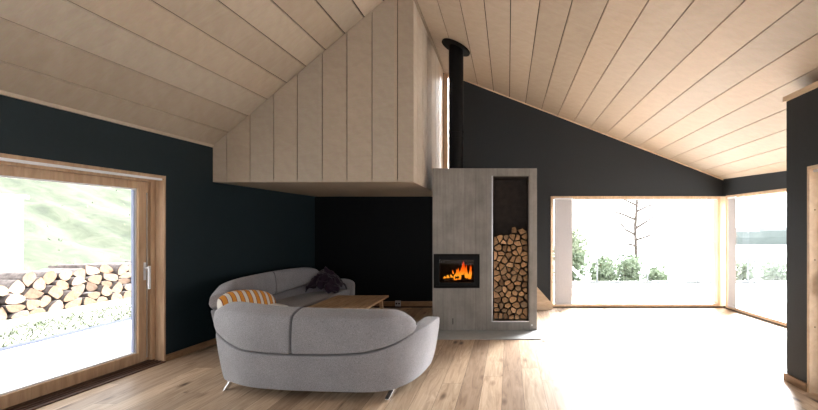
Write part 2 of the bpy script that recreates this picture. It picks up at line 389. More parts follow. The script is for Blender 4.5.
# ceilings: boards with shadow gaps over a dark backing
def ceiling(name, joints, zf, label):
    mb = MB()
    for a, b in zip(joints, joints[1:]):
        board(mb, a, b, zf, YR - .2, YB + .12, 0.018, tone(0.86, 1.12))
    a, b = joints[0], joints[-1]
    c = [(a, YR - .2, zf(a) + .02), (b, YR - .2, zf(b) + .02), (b, YB + .12, zf(b) + .02), (a, YB + .12, zf(a) + .02)]
    c += [(p[0], p[1], p[2] + .2) for p in c]
    mb.hexa(c, 1)
    return struct(mb.build(name, [M['ply'], M['gap']], weld=False), label)
fl_ = [(x - RIDGE) / (wallL(5.19) - RIDGE) for x in [-3.726 + .2585 * k for k in range(0, 9)]]
fl_ = [1.13, 1.03] + [f for f in fl_ if f > .02] + [0]
mb = MB()
for a, b in zip(fl_, fl_[1:]): boardL(mb, a, b, YR - .2, YB + .12, .018, tone(0.78, 1.10))
for k in range(12):
    ya, yb = YR - .2 + 10.52 * k / 12, YR - .2 + 10.52 * (k + 1) / 12
    q = [(RIDGE + 1.13 * (wallL(ya) - RIDGE), ya), (RIDGE, ya), (RIDGE, yb), (RIDGE + 1.13 * (wallL(yb) - RIDGE), yb)]
    mb.hexa([(x, y, zL(x, y) + .03) for x, y in q] + [(x, y, zL(x, y) + .2) for x, y in q], 1)
struct(mb.build('ceiling', [M['ply'], M['gap']], weld=False), 'steep left slope of the plywood board ceiling')
jr = [RIDGE] + [0.030 + 0.3125 * k for k in range(-4, 15)] + [4.75]
ceiling('ceiling.001', jr, roofR, 'long right slope of the plywood board ceiling')

def cut_top(o):
    bm = bmesh.new(); bm.from_mesh(o.data); mw = o.matrix_world.inverted()
    for (x0, z0, sl) in ((-3.925, 2.645 + .012, .851), (-.8126, 4.424 + .012, -.3843)):
        n = Vector((-sl, 0, 1)).normalized()
        co = mw @ Vector((x0, 0, z0)); nn = (mw.to_3x3() @ n)
        r = bmesh.ops.bisect_plane(bm, geom=bm.verts[:] + bm.edges[:] + bm.faces[:], plane_co=co, plane_no=nn, clear_outer=True)
        ed = [e for e in r['geom_cut'] if isinstance(e, bmesh.types.BMEdge)]
        try: bmesh.ops.edgenet_fill(bm, edges=ed)
        except Exception: pass
    bm.to_mesh(o.data); bm.free()

# back wall: window 0.83..4.10, slim high window by the chimney
SW = (-1.25, -1.0, 2.36, 4.66)
BW = (0.828, 4.15, 0.035, 2.166)
mb = MB()
holed_slab(mb, [-4.6, SW[0], SW[1], BW[0], BW[1], 4.19, 4.6], [-.1, BW[2], BW[3], SW[2], SW[3], 5.2], [SW, (BW[0], 4.7, BW[2], BW[3])], YB, YB + .22)
o = mb.build('wall_back', M['wall']); bpy.context.view_layer.update(); cut_top(o); struct(o, 'dark painted gable wall at the back')
mb = MB(); mb.box((wallL(YB) + .0, YB - .006, 0), (-1.0, YB - .0005, 2.16)); struct(mb.build('wall_alcove_shade', M['alcove_shade']), 'thin black sheet imitating deep shade on the back wall under the loft')  # overlay sheet painting the alcove's shade onto the back wall
# left wall
LD = (0.9, 4.54, -.02, 2.15)      # sliding door opening (local x = along the wall)
mb = MB(); holed_slab(mb, [-3.2, LD[0], LD[1], YB + .1], [-.1, LD[3], 2.66], [(LD[0], LD[1], -.2, LD[3])], 0, .30)
o = mb.build('wall_left', M['wall_blue'], mat_world=ML); struct(o, 'dark petrol painted wall with the sliding door')
# right wall: window from the corner towards the camera
RWN = (0.04, 3.45, 0.035, 2.166)
mb = MB(); holed_slab(mb, [-.1, RWN[0], RWN[1], 3.66], [-.1, RWN[2], RWN[3], 2.9], [(-.2, RWN[1], RWN[2], RWN[3])], 0, .22)
o = mb.build('wall_right', M['wall'], mat_world=MR); bpy.context.view_layer.update(); cut_top(o); struct(o, 'dark painted wall with the lake window')
# rear wall behind the camera with an opening added for fill light
mb = MB(); holed_slab(mb, [-4.8, -2.6, 2.6, 4.8], [-.1, 0.1, 2.3, 5.2], [(-2.6, 2.6, 0.1, 2.3)], YR - .2, YR)
o = mb.build('wall_rear', M['wall']); bpy.context.view_layer.update(); cut_top(o); struct(o, 'dark wall behind the viewpoint')

# near right enclosure: wall with door opening, end face, top
NX = 2.834; NY = 3.969; ND = 3.69; NH = 2.84
mb = MB()
Mn = frame_matrix(NX, NY, (0, -1))       # local x runs towards the camera, +y away from the room (+X)
holed_slab(mb, [0, NY - ND, NY - 1.5, NY - YR], [0, 2.13, NH], [(NY - ND, NY - 1.5, -.1, 2.13)], 0, .16)
o = mb.build('wall_near_right', M['wall'], mat_world=Mn); struct(o, 'dark painted partition with a wooden doorway')
mb = MB(); mb.prism([(NX + .16, 0), (wallR(NY) + .2, 0), (wallR(NY) + .2, roofR(wallR(NY) + .2)), (NX + 1.2, roofR(NX + 1.2)), (NX + .45, NH), (NX + .16, NH)], 'y', NY - .12, NY)
o = mb.build('wall_near_end', M['wall']); struct(o, 'end face of the dark partition')
mb = MB(); mb.box((NX, YR, NH), (3.32, NY, NH + .02))
struct(mb.build('ceiling_partition', M['pale']))

# trims ----------------------------------------------------------------
mb = MB(); mb.box((-.0, -.022, 2.622), (YB - .0, 0, 2.655))
o = mb.build('trim_left', M['ply'], mat_world=Matrix.Translation((0, 0, 0)) @ ML); struct(o, 'slim pale trim under the ceiling')
mb = MB(); mb.box((NX - .025, YR, NH - .005), (NX, NY + .02, NH + .045)); mb.box((NX, NY, NH - .005), (3.3, NY + .025, NH + .045))
struct(mb.build('trim_near_right', M['pale']))
mb = MB(); mb.box((LD[1] + .0, -.018, 0), (YB - .0, 0, .075)); mb.box((-2.6, -.018, 0), (LD[0], 0, .075))
struct(mb.build('baseboard_left', M['base'], mat_world=ML))
mb = MB(); mb.box((-3.73, YB - .02, 0.025), (BW[0], YB, .125))
struct(mb.build('baseboard_back', M['base']))
mb = MB(); mb.box((NX - .02, ND, 0), (NX, NY + .02, .078)); mb.box((NX, NY, 0), (wallR(NY) - .01, NY + .02, .078))
struct(mb.build('baseboard_near_right', M['base']))
# gable trims, slim
mb = MB()
for a, b, zf in ((wallL(YB) - .0, RIDGE, roofL), (RIDGE, 4.19, roofR)):
    if a < -2: continue
    c = [(a, YB - .012, zf(a) - .022), (b, YB - .012, zf(b) - .022), (b, YB, zf(b) - .022), (a, YB, zf(a) - .022)]
    c += [(p[0], p[1], zf(p[0])) for p in c]; mb.hexa(c)
struct(mb.build('trim_gable', M['pale']))

# ------------------------------------------------------------------ loft volume
LX = -1.258; LY = 5.19; LZ = 2.166
mb = MB()
def vboard(mb, pts, mi, tn, rot):
    o = R.random() * 20
    mb.face(pts, mi, [((p[2]) + o, (p[0] + p[1]) * 1.2 + o) for p in pts], tn)
js = [(x - CX) * LY / F for x in (212.0, 226.6, 250, 273.7, 297.2, 322.3, 346.9, 372, 397.5, 413.4)]
js[0] = wallL(LY) + .005; js[-1] = LX
def zf_loft(x): return (zL(x, LY) if x < RIDGE else roofR(x)) - .004
g = .0055
for i, (a, b) in enumerate(zip(js, js[1:])):
    a2, b2 = (a + g if i else a), (b - g if i < len(js) - 2 else b)
    for (p, q) in (((a2, RIDGE), (RIDGE, b2)) if a2 < RIDGE < b2 else ((a2, b2),)):
        c = [(p, LY, LZ - .0), (q, LY, LZ), (q, LY + .018, LZ), (p, LY + .018, LZ), (p, LY, zf_loft(p)), (q, LY, zf_loft(q)), (q, LY + .018, zf_loft(q)), (p, LY + .018, zf_loft(p))]
        tn = tone(0.9, 1.06); off = R.random() * 20
        for k in ((0, 3, 2, 1), (4, 5, 6, 7), (0, 1, 5, 4), (1, 2, 6, 5), (2, 3, 7, 6), (3, 0, 4, 7)):
            mb.face([c[j] for j in k], 0, [(c[j][2] + off, c[j][0] * 1.2 + off) for j in k], tn)
# right face boards
ys = [LY + .02] + [LY + .24 + .327 * k for k in range(7)] + [YB - .005]
for a, b in zip(ys, ys[1:]):
    c = [(LX - .018, a + g, LZ), (LX, a + g, LZ), (LX, b - g, LZ), (LX - .018, b - g, LZ)]
    c += [(p[0], p[1], roofR(p[0]) - .004) for p in c]
    tn = tone(0.95, 1.05); off = R.random() * 20
    for k in ((0, 3, 2, 1), (4, 5, 6, 7), (0, 1, 5, 4), (1, 2, 6, 5), (2, 3, 7, 6), (3, 0, 4, 7)):
        mb.face([c[j] for j in k], 0, [(c[j][2] + off, c[j][1] * 1.2 + off) for j in k], tn)
# backing just behind the boards
bk = [(wallL(LY) + .01, LZ + .03), (LX - .022, LZ + .03), (LX - .022, roofR(LX) - .01), (RIDGE, roofR(RIDGE) - .01), (wallL(LY) + .01, zL(wallL(LY) + .01, LY) - .01)]
mb.prism(bk, 'y', LY + .02, LY + .06, 1)
mb.box((LX - .06, LY + .07, LZ + .03), (LX - .022, YB - .01, roofR(LX) - .03), 1)
# soffit board
c = [(wallL(LY) + .004, LY + .004, LZ - .004), (LX - .002, LY + .004, LZ - .004), (LX - .002, YB - .004, LZ - .004), (wallL(YB) + .004, YB - .004, LZ - .004)]
c += [(p[0], p[1], LZ + .028) for p in c]; mb.hexa(c, 0, (0.8, 0.78, 0.76))
struct(mb.build('wall_loft', [M['ply'], M['gap']], weld=False), 'plywood clad loft volume hanging from the roof over the sofa corner')

# ------------------------------------------------------------------ windows and doors
def frame_rect(mb, x0, x1, z0, z1, w, y0, y1, mi=0):
    mb.box((x0, y0, z0), (x0 + w, y1, z1), mi); mb.box((x1 - w, y0, z0), (x1, y1, z1), mi)
    mb.box((x0 + w, y0, z0), (x1 - w, y1, z0 + w), mi); mb.box((x0 + w, y0, z1 - w), (x1 - w, y1, z1), mi)

w = empty('window_1', (2.5, YB, 0)); struct(w, 'wide low window in the back wall looking to the pine')
def inv(o, w):  # keep world coordinates for a child built in world space
    o.parent = w; o.matrix_parent_inverse = Matrix.Translation(-w.location); return o
mb = MB(); x0, x1, z0, z1 = BW
frame_rect(mb, x0 + .002, 4.13, z0 - .01, z1, .05, YB - .02, YB + .16)
inv(mb.build('window_frame', M['wframe'], bevel=.004), w)
mb = MB(); mb.box((x0 + .05, YB + .08, z0 + .04), (4.10, YB + .088, z1 - .05)); inv(mb.build('pane', M['glass']), w)
mb = MB(); mb.box((x0 + .06, YB - .015, z1 - .065), (4.07, YB + .02, z1 - .05)); inv(mb.build('blind_rail', M['white_metal']), w)

mb = MB(); mb.box((4.132, YB - .01, BW[2] - .01), (4.25, YB + .12, BW[3]))
struct(mb.build('trim_corner_post', M['post'], bevel=.004), 'pale post in the corner between the two windows')

w = empty('window_2', (4.3, 6, 0)); struct(w, 'low window in the right wall looking over the lake')
mb = MB(); frame_rect(mb, RWN[0] + .06, RWN[1] - .002, RWN[2] - .01, RWN[3], .05, -.02, .16)
def child_world(o, w):
    mwo = o.matrix_world.copy(); o.parent = w; o.matrix_parent_inverse = Matrix.Translation(-w.location); o.matrix_world = mwo if False else mwo
    return o
def addw(mb, name, mat, w, mw, **k):
    o = mb.build(name, mat, **k); o.parent = w; o.matrix_parent_inverse = (Matrix.Translation(w.location)).inverted(); o.matrix_basis = mw; return o
addw(mb, 'window_frame', M['wframe'], w, MR, bevel=.004)
mb = MB(); mb.box((RWN[0] + .11, .08, RWN[2] + .04), (RWN[1] - .05, .088, RWN[3] - .05)); addw(mb, 'pane', M['glass'], w, MR)

# slim high window by the loft
w = empty('window_3', (-1.1, YB, 2.36)); struct(w, 'slim high window beside the loft behind the flue')
mb = MB(); a_, b_, wf = SW[0], SW[1], .045
mb.box((a_, YB - .01, SW[2]), (a_ + .08, YB + .215, roofR(a_ + .08) - .005)); mb.box((b_ - wf, YB - .01, SW[2]), (b_, YB + .215, roofR(b_) - .005)); mb.box((a_ + wf, YB - .01, SW[2]), (b_ - wf, YB + .1, SW[2] + wf))
c = [(a_ + wf, YB - .01, roofR(a_ + wf) - .045), (b_ - wf, YB - .01, roofR(b_ - wf) - .045), (b_ - wf, YB + .1, roofR(b_ - wf) - .045), (a_ + wf, YB + .1, roofR(a_ + wf) - .045)]; mb.hexa(c + [(p[0], p[1], p[2] + .04) for p in c])
inv(mb.build('window_frame', M['frame']), w)
mb = MB(); mb.prism([(a_ + wf, SW[2] + wf), (b_ - wf, SW[2] + wf), (b_ - wf, roofR(b_ - wf) - .045), (a_ + wf, roofR(a_ + wf) - .045)], 'y', YB + .06, YB + .068); inv(mb.build('pane', M['glass']), w)

# unseen rear window, added and sized for light on the loft front
w = empty('window_rear_fill', (0, YR, 0)); struct(w, 'unseen window added behind the viewpoint to light the loft front')
mb = MB(); frame_rect(mb, -2.6, 2.6, .1, 2.3, .06, YR - .15, YR - .05)
for x in (-.9, .9): mb.box((x - .03, YR - .15, .16), (x + .03, YR - .05, 2.24))
inv(mb.build('window_frame', M['frame']), w)

# left sliding door -----------------------------------------------------
w = empty('door_1', (wallL(3), 3, 0)); struct(w, 'wooden sliding glass door onto the terrace')
a, b, zt = LD[0], LD[1], LD[3]
mb = MB()
mb.box((b - .022, -.008, 0), (b, .30, zt)); mb.box((a, -.008, 0), (a + .022, .30, zt)); mb.box((a, -.008, zt - .03), (b, .30, zt))
addw(mb, 'door_casing', M['frame'], w, ML, bevel=.003)
mb = MB(); mb.box((a + .03, .005, zt - .052), (b - .03, .045, zt - .03)); addw(mb, 'curtain_rail', M['white_metal'], w, ML)
# fixed outer frame
mb = MB(); mb.box((b - .07, .10, .03), (b - .022, .24, zt - .03)); mb.box((a + .022, .10, .03), (a + .07, .24, zt - .03)); mb.box((a + .07, .10, zt - .075), (b - .07, .24, zt - .03))
addw(mb, 'outer_frame', M['frame'], w, ML, bevel=.003)
# sliding leaf
L1 = b - .075; L0 = 2.2
mb = MB(); mb.box((L1 - .115, .125, .045), (L1, .175, zt - .08)); mb.box((L0, .125, .045), (L0 + .1, .175, zt - .08)); mb.box((L0 + .1, .125, .045), (L1 - .115, .175, .155))
mb.box((L0 + .1, .125, zt - .16), (L1 - .115, .175, zt - .08))
leaf = addw(mb, 'door_leaf', M['frame'], w, ML, bevel=.004)
mb = MB(); frame_rect(mb, L0 + .1, L1 - .115, .155, zt - .16, .014, .15, .17); s_ = mb.build('glazing_bead', M['white_metal']); s_.parent = leaf
mb = MB(); mb.box((L1 - .142, .155, .17), (L1 - .131, .185, zt - .175)); s_ = mb.build('seal', M['bluegrey']); s_.parent = leaf
mb = MB(); mb.box((L0 + .1, .158, .155), (L1 - .115, .164, zt - .16)); s_ = mb.build('pane', M['glass']); s_.parent = leaf
# second (fixed) leaf nearer the viewpoint
mb = MB(); frame_rect(mb, a + .07, L0 + .08, .045, zt - .08, .1, .19, .23); leaf2 = addw(mb, 'fixed_leaf', M['frame'], w, ML)
mb = MB(); mb.box((a + .17, .21, .145), (L0 - .02, .216, zt - .18)); s_ = mb.build('pane', M['glass']); s_.parent = leaf2
# handle
hz = 1.03
mb = MB(); mb.box((L1 - .062, .117, hz - .07), (L1 - .036, .125, hz + .13)); hp = mb.build('handle_plate', M['white_metal'], bevel=.003); hp.parent = leaf
mb = MB(); mb.tube((L1 - .049, .117, hz + .07), (L1 - .049, .072, hz + .07), .009); mb.box((L1 - .062, .058, hz - .17), (L1 - .038, .074, hz + .09)); hb = mb.build('handle', M['white_metal'], bevel=.004); hb.parent = leaf
mb = MB(); mb.box((L1 - .03, .116, hz - .95), (L1 - .022, .125, zt - .2)); s_ = mb.build('lock_strip', M['steel']); s_.parent = leaf
# track
mb = MB(); mb.box((a, -.03, 0), (b - .022, .10, .012)); mb.box((a + .02, .015, .012), (b - .03, .03, .022)); mb.box((a + .02, .06, .012), (b - .03, .075, .026)); mb.box((a + .02, .10, 0), (b - .03, .24, .04))
addw(mb, 'door_track', M['track'], w, ML)

# near right doorway lining
w = empty('door_2', (NX, ND, 0)); struct(w, 'pale wooden doorway lining in the dark partition')
mb = MB(); mb.box((NX - .006, ND - .03, 0), (NX + .16, ND, 2.13)); mb.box((NX - .006, 1.5, 2.10), (NX + .16, ND - .03, 2.13)); mb.box((NX - .006, 1.5, 0), (NX + .16, 1.53, 2.10))
inv(mb.build('door_lining', M['pale'], bevel=.002), w)
mb = MB(); mb.box((NX + .03, 1.56, 2.075), (NX + .075, ND - .031, 2.098)); inv(mb.build('door_rail', M['white_metal']), w)
mb = MB()
for a_, b_, c_, d_ in ((ND - .10, ND - .035, .02, 2.07), (1.6, 1.68, .02, 2.07), (1.68, ND - .10, .02, .12), (1.68, ND - .10, 1.98, 2.07)): mb.box((NX + .115, a_, c_), (NX + .155, b_, d_))
dl = inv(mb.build('door_leaf', M['wframe'], bevel=.003), w)
mb = MB(); mb.box((NX + .13, 1.68, .12), (NX + .136, ND - .10, 1.98)); s_ = mb.build('pane', M['glass']); s_.parent = dl
mb = MB(); mb.box((NX + .098, ND - .09, .90), (NX + .115, ND - .06, 1.13)); mb.box((NX + .07, ND - .085, .92), (NX + .098, ND - .065, .94)); mb.box((NX + .06, ND - .085, .92), (NX + .075, ND - .065, 1.10)); hnd = mb.build('handle', M['base']); hnd.parent = dl; 
for z in (.62, 1.25, 1.72):
    mb = MB(); mb.tube((NX + .045, ND - .033, z), (NX + .045, ND - .03, z), .006, n=8); inv(mb.build('screw', M['black']), w)

# blinds ------------------------------------------------------------
def blind(name, mw, x0, x1, y, z0, z1, n, label, mat):
    root = tag(empty(name), label, 'blind')
    mb = MB(); mb.box((x0 - .01, y - .02, z1), (x1 + .01, y + .02, z1 + .03)); r = mb.build('head_rail', M['white_metal']); r.parent = root
    for k in range(n):
        t = x0 + (x1 - x0) * (k + .5) / n
        w2 = .052
        th = math.radians(16)
        dx, dy = w2 * math.cos(th), w2 * math.sin(th)
        mb = MB(); e = .0015
        mb.hexa([(t - dx / 2, y - dy / 2 - e, z0 + .03), (t + dx / 2, y + dy / 2 - e, z0 + .03), (t + dx / 2, y + dy / 2 + e, z0 + .03), (t - dx / 2, y - dy / 2 + e, z0 + .03),
                 (t - dx / 2, y - dy / 2 - e, z1), (t + dx / 2, y + dy / 2 - e, z1), (t + dx / 2, y + dy / 2 + e, z1), (t - dx / 2, y - dy / 2 + e, z1)])
        s = mb.build('slat', mat); s.parent = root
    mb = MB(); mb.box((x0, y - .025, z0), (x1, y + .025, z0 + .03)); r = mb.build('bottom_weight', mat, bevel=.004); r.parent = root
    root.matrix_world = mw
    return root
blind('vertical_blind', Matrix.Identity(4), .905, 1.235, YB - .06, .07, 2.10, 10, 'grey vertical blind drawn to the left side of the back window', M['blind'])
blind('vertical_blind', MR, .24, .42, -.05, .07, 2.10, 5, 'pale grey vertical blind gathered at the corner of the lake window', M['blind'])

# ------------------------------------------------------------------ fireplace
fx0, fx1 = -1.136, .4365; fy = 5.87; fz = 2.449; fd = .70
fp = tag(empty('fireplace', (-.35, fy, 0)), 'tall grey board-marked concrete fireplace with a firebox and a firewood niche', 'fireplace')
FI = (-1.118, -.428, .648, 1.158); NI = (-.232, .312, .148, 2.337)
mb = MB()
holed_slab(mb, [fx0, FI[0], FI[1], NI[0], NI[1], fx1], sorted([.012, NI[2], FI[2], FI[3], NI[3], fz]), [FI, NI], fy, fy + .5)
mb.box((fx0, fy + .5, .012), (fx1, fy + fd, fz))
inv(mb.build('concrete_body', M['concrete'], bevel=.004), fp)
mb = MB(); e = .004
x0, x1, z0, z1 = NI
mb.box((x0, fy + .47, z0), (x1, fy + .495, z1)); mb.box((x0, fy + .1, z0), (x0 + e, fy + .47, z1)); mb.box((x1 - e, fy + .1, z0), (x1, fy + .47, z1)); mb.box((x0 + e, fy + .1, z1 - e), (x1 - e, fy + .47, z1))
inv(mb.build('niche_lining', M['niche']), fp)
mb = MB(); mb.box((x0 - .014, fy - .004, z0 - .006), (x0 + .002, fy + .12, z1)); mb.box((x0 + .002, fy - .004, z0 - .012), (x1, fy + .45, z0 + .004))
inv(mb.build('niche_edging', M['steel']), fp)
mb = MB(); mb.box((-1.13, fy - .46, 0), (.46, fy + fd, .012)); inv(mb.build('hearth_slab', simple('grey_hearth_slab', (.33, .34, .34), .35, var=.08), bevel=.003), fp)
mb = MB(); mb.tube((.36, fy - .004, .09), (.36, fy + .0, .09), .012); inv(mb.build('vent_cap', M['steel']), fp)
mb = MB(); mb.box((-.835, fy - .002, .10), (-.825, fy + .0, .19)); inv(mb.build('slot', M['black']), fp)
# firebox insert
x0, x1, z0, z1 = FI
mb = MB(); frame_rect(mb, x0, x1, z0, z1, .035, fy - .012, fy + .02); st = inv(mb.build('stove_surround', M['blackm'], bevel=.003), fp)
mb = MB(); frame_rect(mb, x0 + .035, x1 - .035, z0 + .035, z1 - .035, .05, fy - .004, fy + .03)
mb.box((x0 + .09, fy - .006, z0 + .03), (x1 - .09, fy, z0 + .036)); dr = inv(mb.build('stove_door', M['black'], bevel=.004), fp)
mb = MB(); mb.box((x0 + .085, fy + .01, z0 + .085), (x1 - .085, fy + .014, z1 - .085)); s_ = mb.build('stove_glass', M['fglass']); s_.parent = dr
# inner chamber
mb = MB(); mb.box((x0 + .01, fy + .44, z0 + .01), (x1 - .01, fy + .48, z1 - .01)); mb.box((x0 + .01, fy + .03, z0 + .01), (x0 + .03, fy + .44, z1 - .01)); mb.box((x1 - .03, fy + .03, z0 + .01), (x1 - .01, fy + .44, z1 - .01))
mb.box((x0 + .03, fy + .03, z0 + .01), (x1 - .03, fy + .44, z0 + .06)); mb.box((x0 + .03, fy + .03, z1 - .04), (x1 - .03, fy + .44, z1 - .01))
inv(mb.build('fire_chamber', M['soot']), fp)
# burning logs and flames
for i, (p, q, r) in enumerate([((-.98, fy + .16, .745), (-.62, fy + .2, .75), .038), ((-.86, fy + .28, .75), (-.52, fy + .22, .745), .036), ((-.82, fy + .12, .79), (-.58, fy + .27, .80), .03)]):
    mb = MB(); mb.tube(p, q, r, r * .9, 9)
    o = mb.build('burning_log', simple('charred_wood', (.03, .018, .012), .9, var=.5, scale=20) if i == 0 else bpy.data.materials['charred_wood'], smooth=False)
    tag(o, ['charred log lying lowest at the left of the flames', 'charred log lying behind at the right of the flames', 'charred log lying crosswise on top of the others in the fire'][i], 'log', 'logs burning in the firebox')
fl = MB()
def pix(x, y, Y): return ((x - CX) * Y / F, Y, EYE + (CY - y) * Y / F)
tongues = [(444.5, 278.5, 4, 276), (448, 279, 5, 275.5), (452, 280, 5, 274), (455.5, 280, 6, 270.5), (459, 279.5, 6.5, 267.5), (462, 279, 6, 262), (463.6, 273, 3.4, 260.3), (466.5, 279, 5.5, 264.5), (469.6, 279, 5, 266), (470.5, 271, 2.2, 264.6), (457.5, 276, 4, 269), (447.5, 277.5, 3, 274.5), (453.3, 274, 2, 269.6)]
rf = random.Random(3)
for (px, pb, pw, pt) in tongues:
    Y = fy + .17 + rf.uniform(-.05, .05)
    b = Vector(pix(px, pb, Y)); t = Vector(pix(px + rf.uniform(-.8, 1.2), pt, Y)); wd = pw * .8 * Y / F / 2
    rings = []; n = 8; K = 9
    for k in range(K + 1):
        u = k / K; c = b.lerp(t, u); r = wd * (math.sin(PI * min(1, (u * .75 + .22))) ** 1.0) * (1 - u) ** .45 + .0006
        c = c + Vector((math.sin(u * 6 + px) * wd * .35 * u, 0, 0))
        rings.append([c + Vector((r * math.cos(2 * PI * j / n), .5 * r * math.sin(2 * PI * j / n), 0)) for j in range(n)])
    for A, B in zip(rings, rings[1:]):
        for j in range(n): fl.face([A[j], A[(j + 1) % n], B[(j + 1) % n], B[j]])
    fl.face(rings[0][::-1]); fl.face(rings[-1])
o = fl.build('flames', M['flame'], smooth=True, weld=False)
tag(o, 'orange flames burning behind the black stove glass', 'fire', kind='stuff')

# flue
fpx, fpy = -.825, 6.2; fr_ = .115
root = tag(empty('stove_flue', (fpx, fpy, fz)), 'tall black round flue rising from the concrete fireplace to the roof', 'flue')
mb = MB(); mb.tube((fpx, fpy, fz), (fpx, fpy, roofR(fpx) - .0), fr_, n=40); inv(mb.build('flue_pipe', M['black'], smooth=False), root)
for z in (2.96, 3.06): 
    mb = MB(); mb.tube((fpx, fpy, z), (fpx, fpy, z + .018), fr_ + .006, n=40); inv(mb.build('collar', M['blackm']), root)
mb = MB(); n = 44
nrm = Vector((.3843, 0, 1)).normalized(); ux = Vector((1, 0, -.3843)).normalized(); uy = Vector((0, 1, 0)); c0 = Vector((fpx - .0, fpy, roofR(fpx) - .004))
A = [c0 + .235 * (math.cos(2 * PI * k / n) * ux + math.sin(2 * PI * k / n) * uy) for k in range(n)]; B = [p - nrm * .02 for p in A]
for k in range(n): mb.face([A[k], A[(k + 1) % n], B[(k + 1) % n], B[k]])
mb.face(A); mb.face(B[::-1]); inv(mb.build('ceiling_flange', M['blackm']), root)

# offcut boards leaning right of the fireplace
p = [(.40, .0), (.86, .0), (.845, .10), (.56, .42), (.40, .50)]
mb = MB(); mb.prism(p, 'y', 0, .03)
o = mb.build('wood_offcut', M['offcut']); o.location = (0, YB - .155, .004); o.rotation_euler = (-.22, 0, 0)
tag(o, 'pale slanted board offcut leaning on the dark wall between fireplace and blind', 'board')
p = [(.42, .0), (.80, .0), (.70, .16), (.42, .24)]
mb = MB(); mb.prism(p, 'y', 0, .028)
o = mb.build('wood_offcut', M['offcut']); o.location = (0, YB - .26, .004); o.rotation_euler = (-.24, 0, 0)
tag(o, 'shorter pale board offcut leaning in front of the taller slanted one', 'board')

# ------------------------------------------------------------------ voronoi packing for the firewood
def voronoi(seeds, poly):
    """clip the boundary polygon by the bisectors of each seed with the others"""
    out = []
    for i, s in enumerate(seeds):
        P = list(poly)
        for j, t in enumerate(seeds):
            if i == j: continue
            dx, dy = t[0] - s[0], t[1] - s[1]
            if dx * dx + dy * dy > .5: continue
            mx, my = (s[0] + t[0]) / 2, (s[1] + t[1]) / 2
            Q = []
            for k in range(len(P)):
                a, b = P[k], P[(k + 1) % len(P)]
                da = (a[0] - mx) * dx + (a[1] - my) * dy; db = (b[0] - mx) * dx + (b[1] - my) * dy
                if da <= 0: Q.append(a)
                if (da < 0) != (db < 0) and abs(da - db) > 1e-12:
                    u = da / (da - db); Q.append((a[0] + (b[0] - a[0]) * u, a[1] + (b[1] - a[1]) * u))
            P = Q
            if len(P) < 3: break
        out.append(P)
    return out
def shrink(P, d, rnd=0.0):
    cx = sum(p[0] for p in P) / len(P); cy = sum(p[1] for p in P) / len(P)
    Q = []
    for p in P:
        l = math.hypot(p[0] - cx, p[1] - cy) + 1e-6; k = max(.3, (l - d) / l); Q.append((cx + (p[0] - cx) * k, cy + (p[1] - cy) * k))
    return Q, (cx, cy)
def soften(P, it=1, q=.25):
    for _ in range(it):
        Q = []
        for k in range(len(P)):
            a, b = P[k], P[(k + 1) % len(P)]
            Q.append((a[0] + (b[0] - a[0]) * q, a[1] + (b[1] - a[1]) * q)); Q.append((a[0] + (b[0] - a[0]) * (1 - q), a[1] + (b[1] - a[1]) * (1 - q)))
        P = Q
    return P
ORD = ['first', 'second', 'third', 'fourth', 'fifth', 'sixth', 'seventh', 'eighth', 'ninth', 'tenth', 'eleventh', 'twelfth', 'thirteenth', 'fourteenth', 'fifteenth', 'sixteenth', 'seventeenth', 'eighteenth', 'nineteenth', 'twentieth'] + ['%s-%s' % (t, o) for t in ('twenty', 'thirty', 'forty') for o in ('first', 'second', 'third', 'fourth', 'fifth', 'sixth', 'seventh', 'eighth', 'ninth')]

# niche: x from NI0..NI1, from z .152 to a ragged top about 1.5
rw = random.Random(11)
seeds = []; rows = []
nx0, nx1, nz0 = NI[0] + .010, NI[1] - .008, NI[2] + .006
z = nz0 + .04; r = 0
while z < 1.60:
    flat = 8 <= r <= 9
    h = rw.uniform(.078, .1) if not flat else .048
    nn = rw.choice([5, 5, 6]) if not flat else 4
    if z > 1.40: nn = 5
    row = []
    for k in range(nn):
        u = (k + .5 + (.25 if r % 2 else -.25) + rw.uniform(-.32, .32)) / nn
        x = nx0 + max(.04, min(.96, u)) * (nx1 - nx0); zz = z + rw.uniform(-.032, .032) * (.4 if flat else 1)
        row.append((x, zz))
    row.sort(); rows.append(row); z += h; r += 1
topcurve = [(nx0, 1.50), (nx0 + .12, 1.50), (nx0 + .16, 1.46), (nx0 + .24, 1.48), (nx0 + .26, 1.58), (nx0 + .38, 1.59), (nx0 + .40, 1.55), (nx0 + .50, 1.54), (nx1, 1.46)]
def topz(x):
    for a, b in zip(topcurve, topcurve[1:]):
        if x <= b[0]: return a[1] + (b[1] - a[1]) * (x - a[0]) / (b[0] - a[0])
    return topcurve[-1][1]
seeds = [p for row in rows for p in row]
cells = voronoi(seeds, [(nx0, nz0), (nx1, nz0), (nx1, 1.66), (nx0, 1.66)])
idx = 0
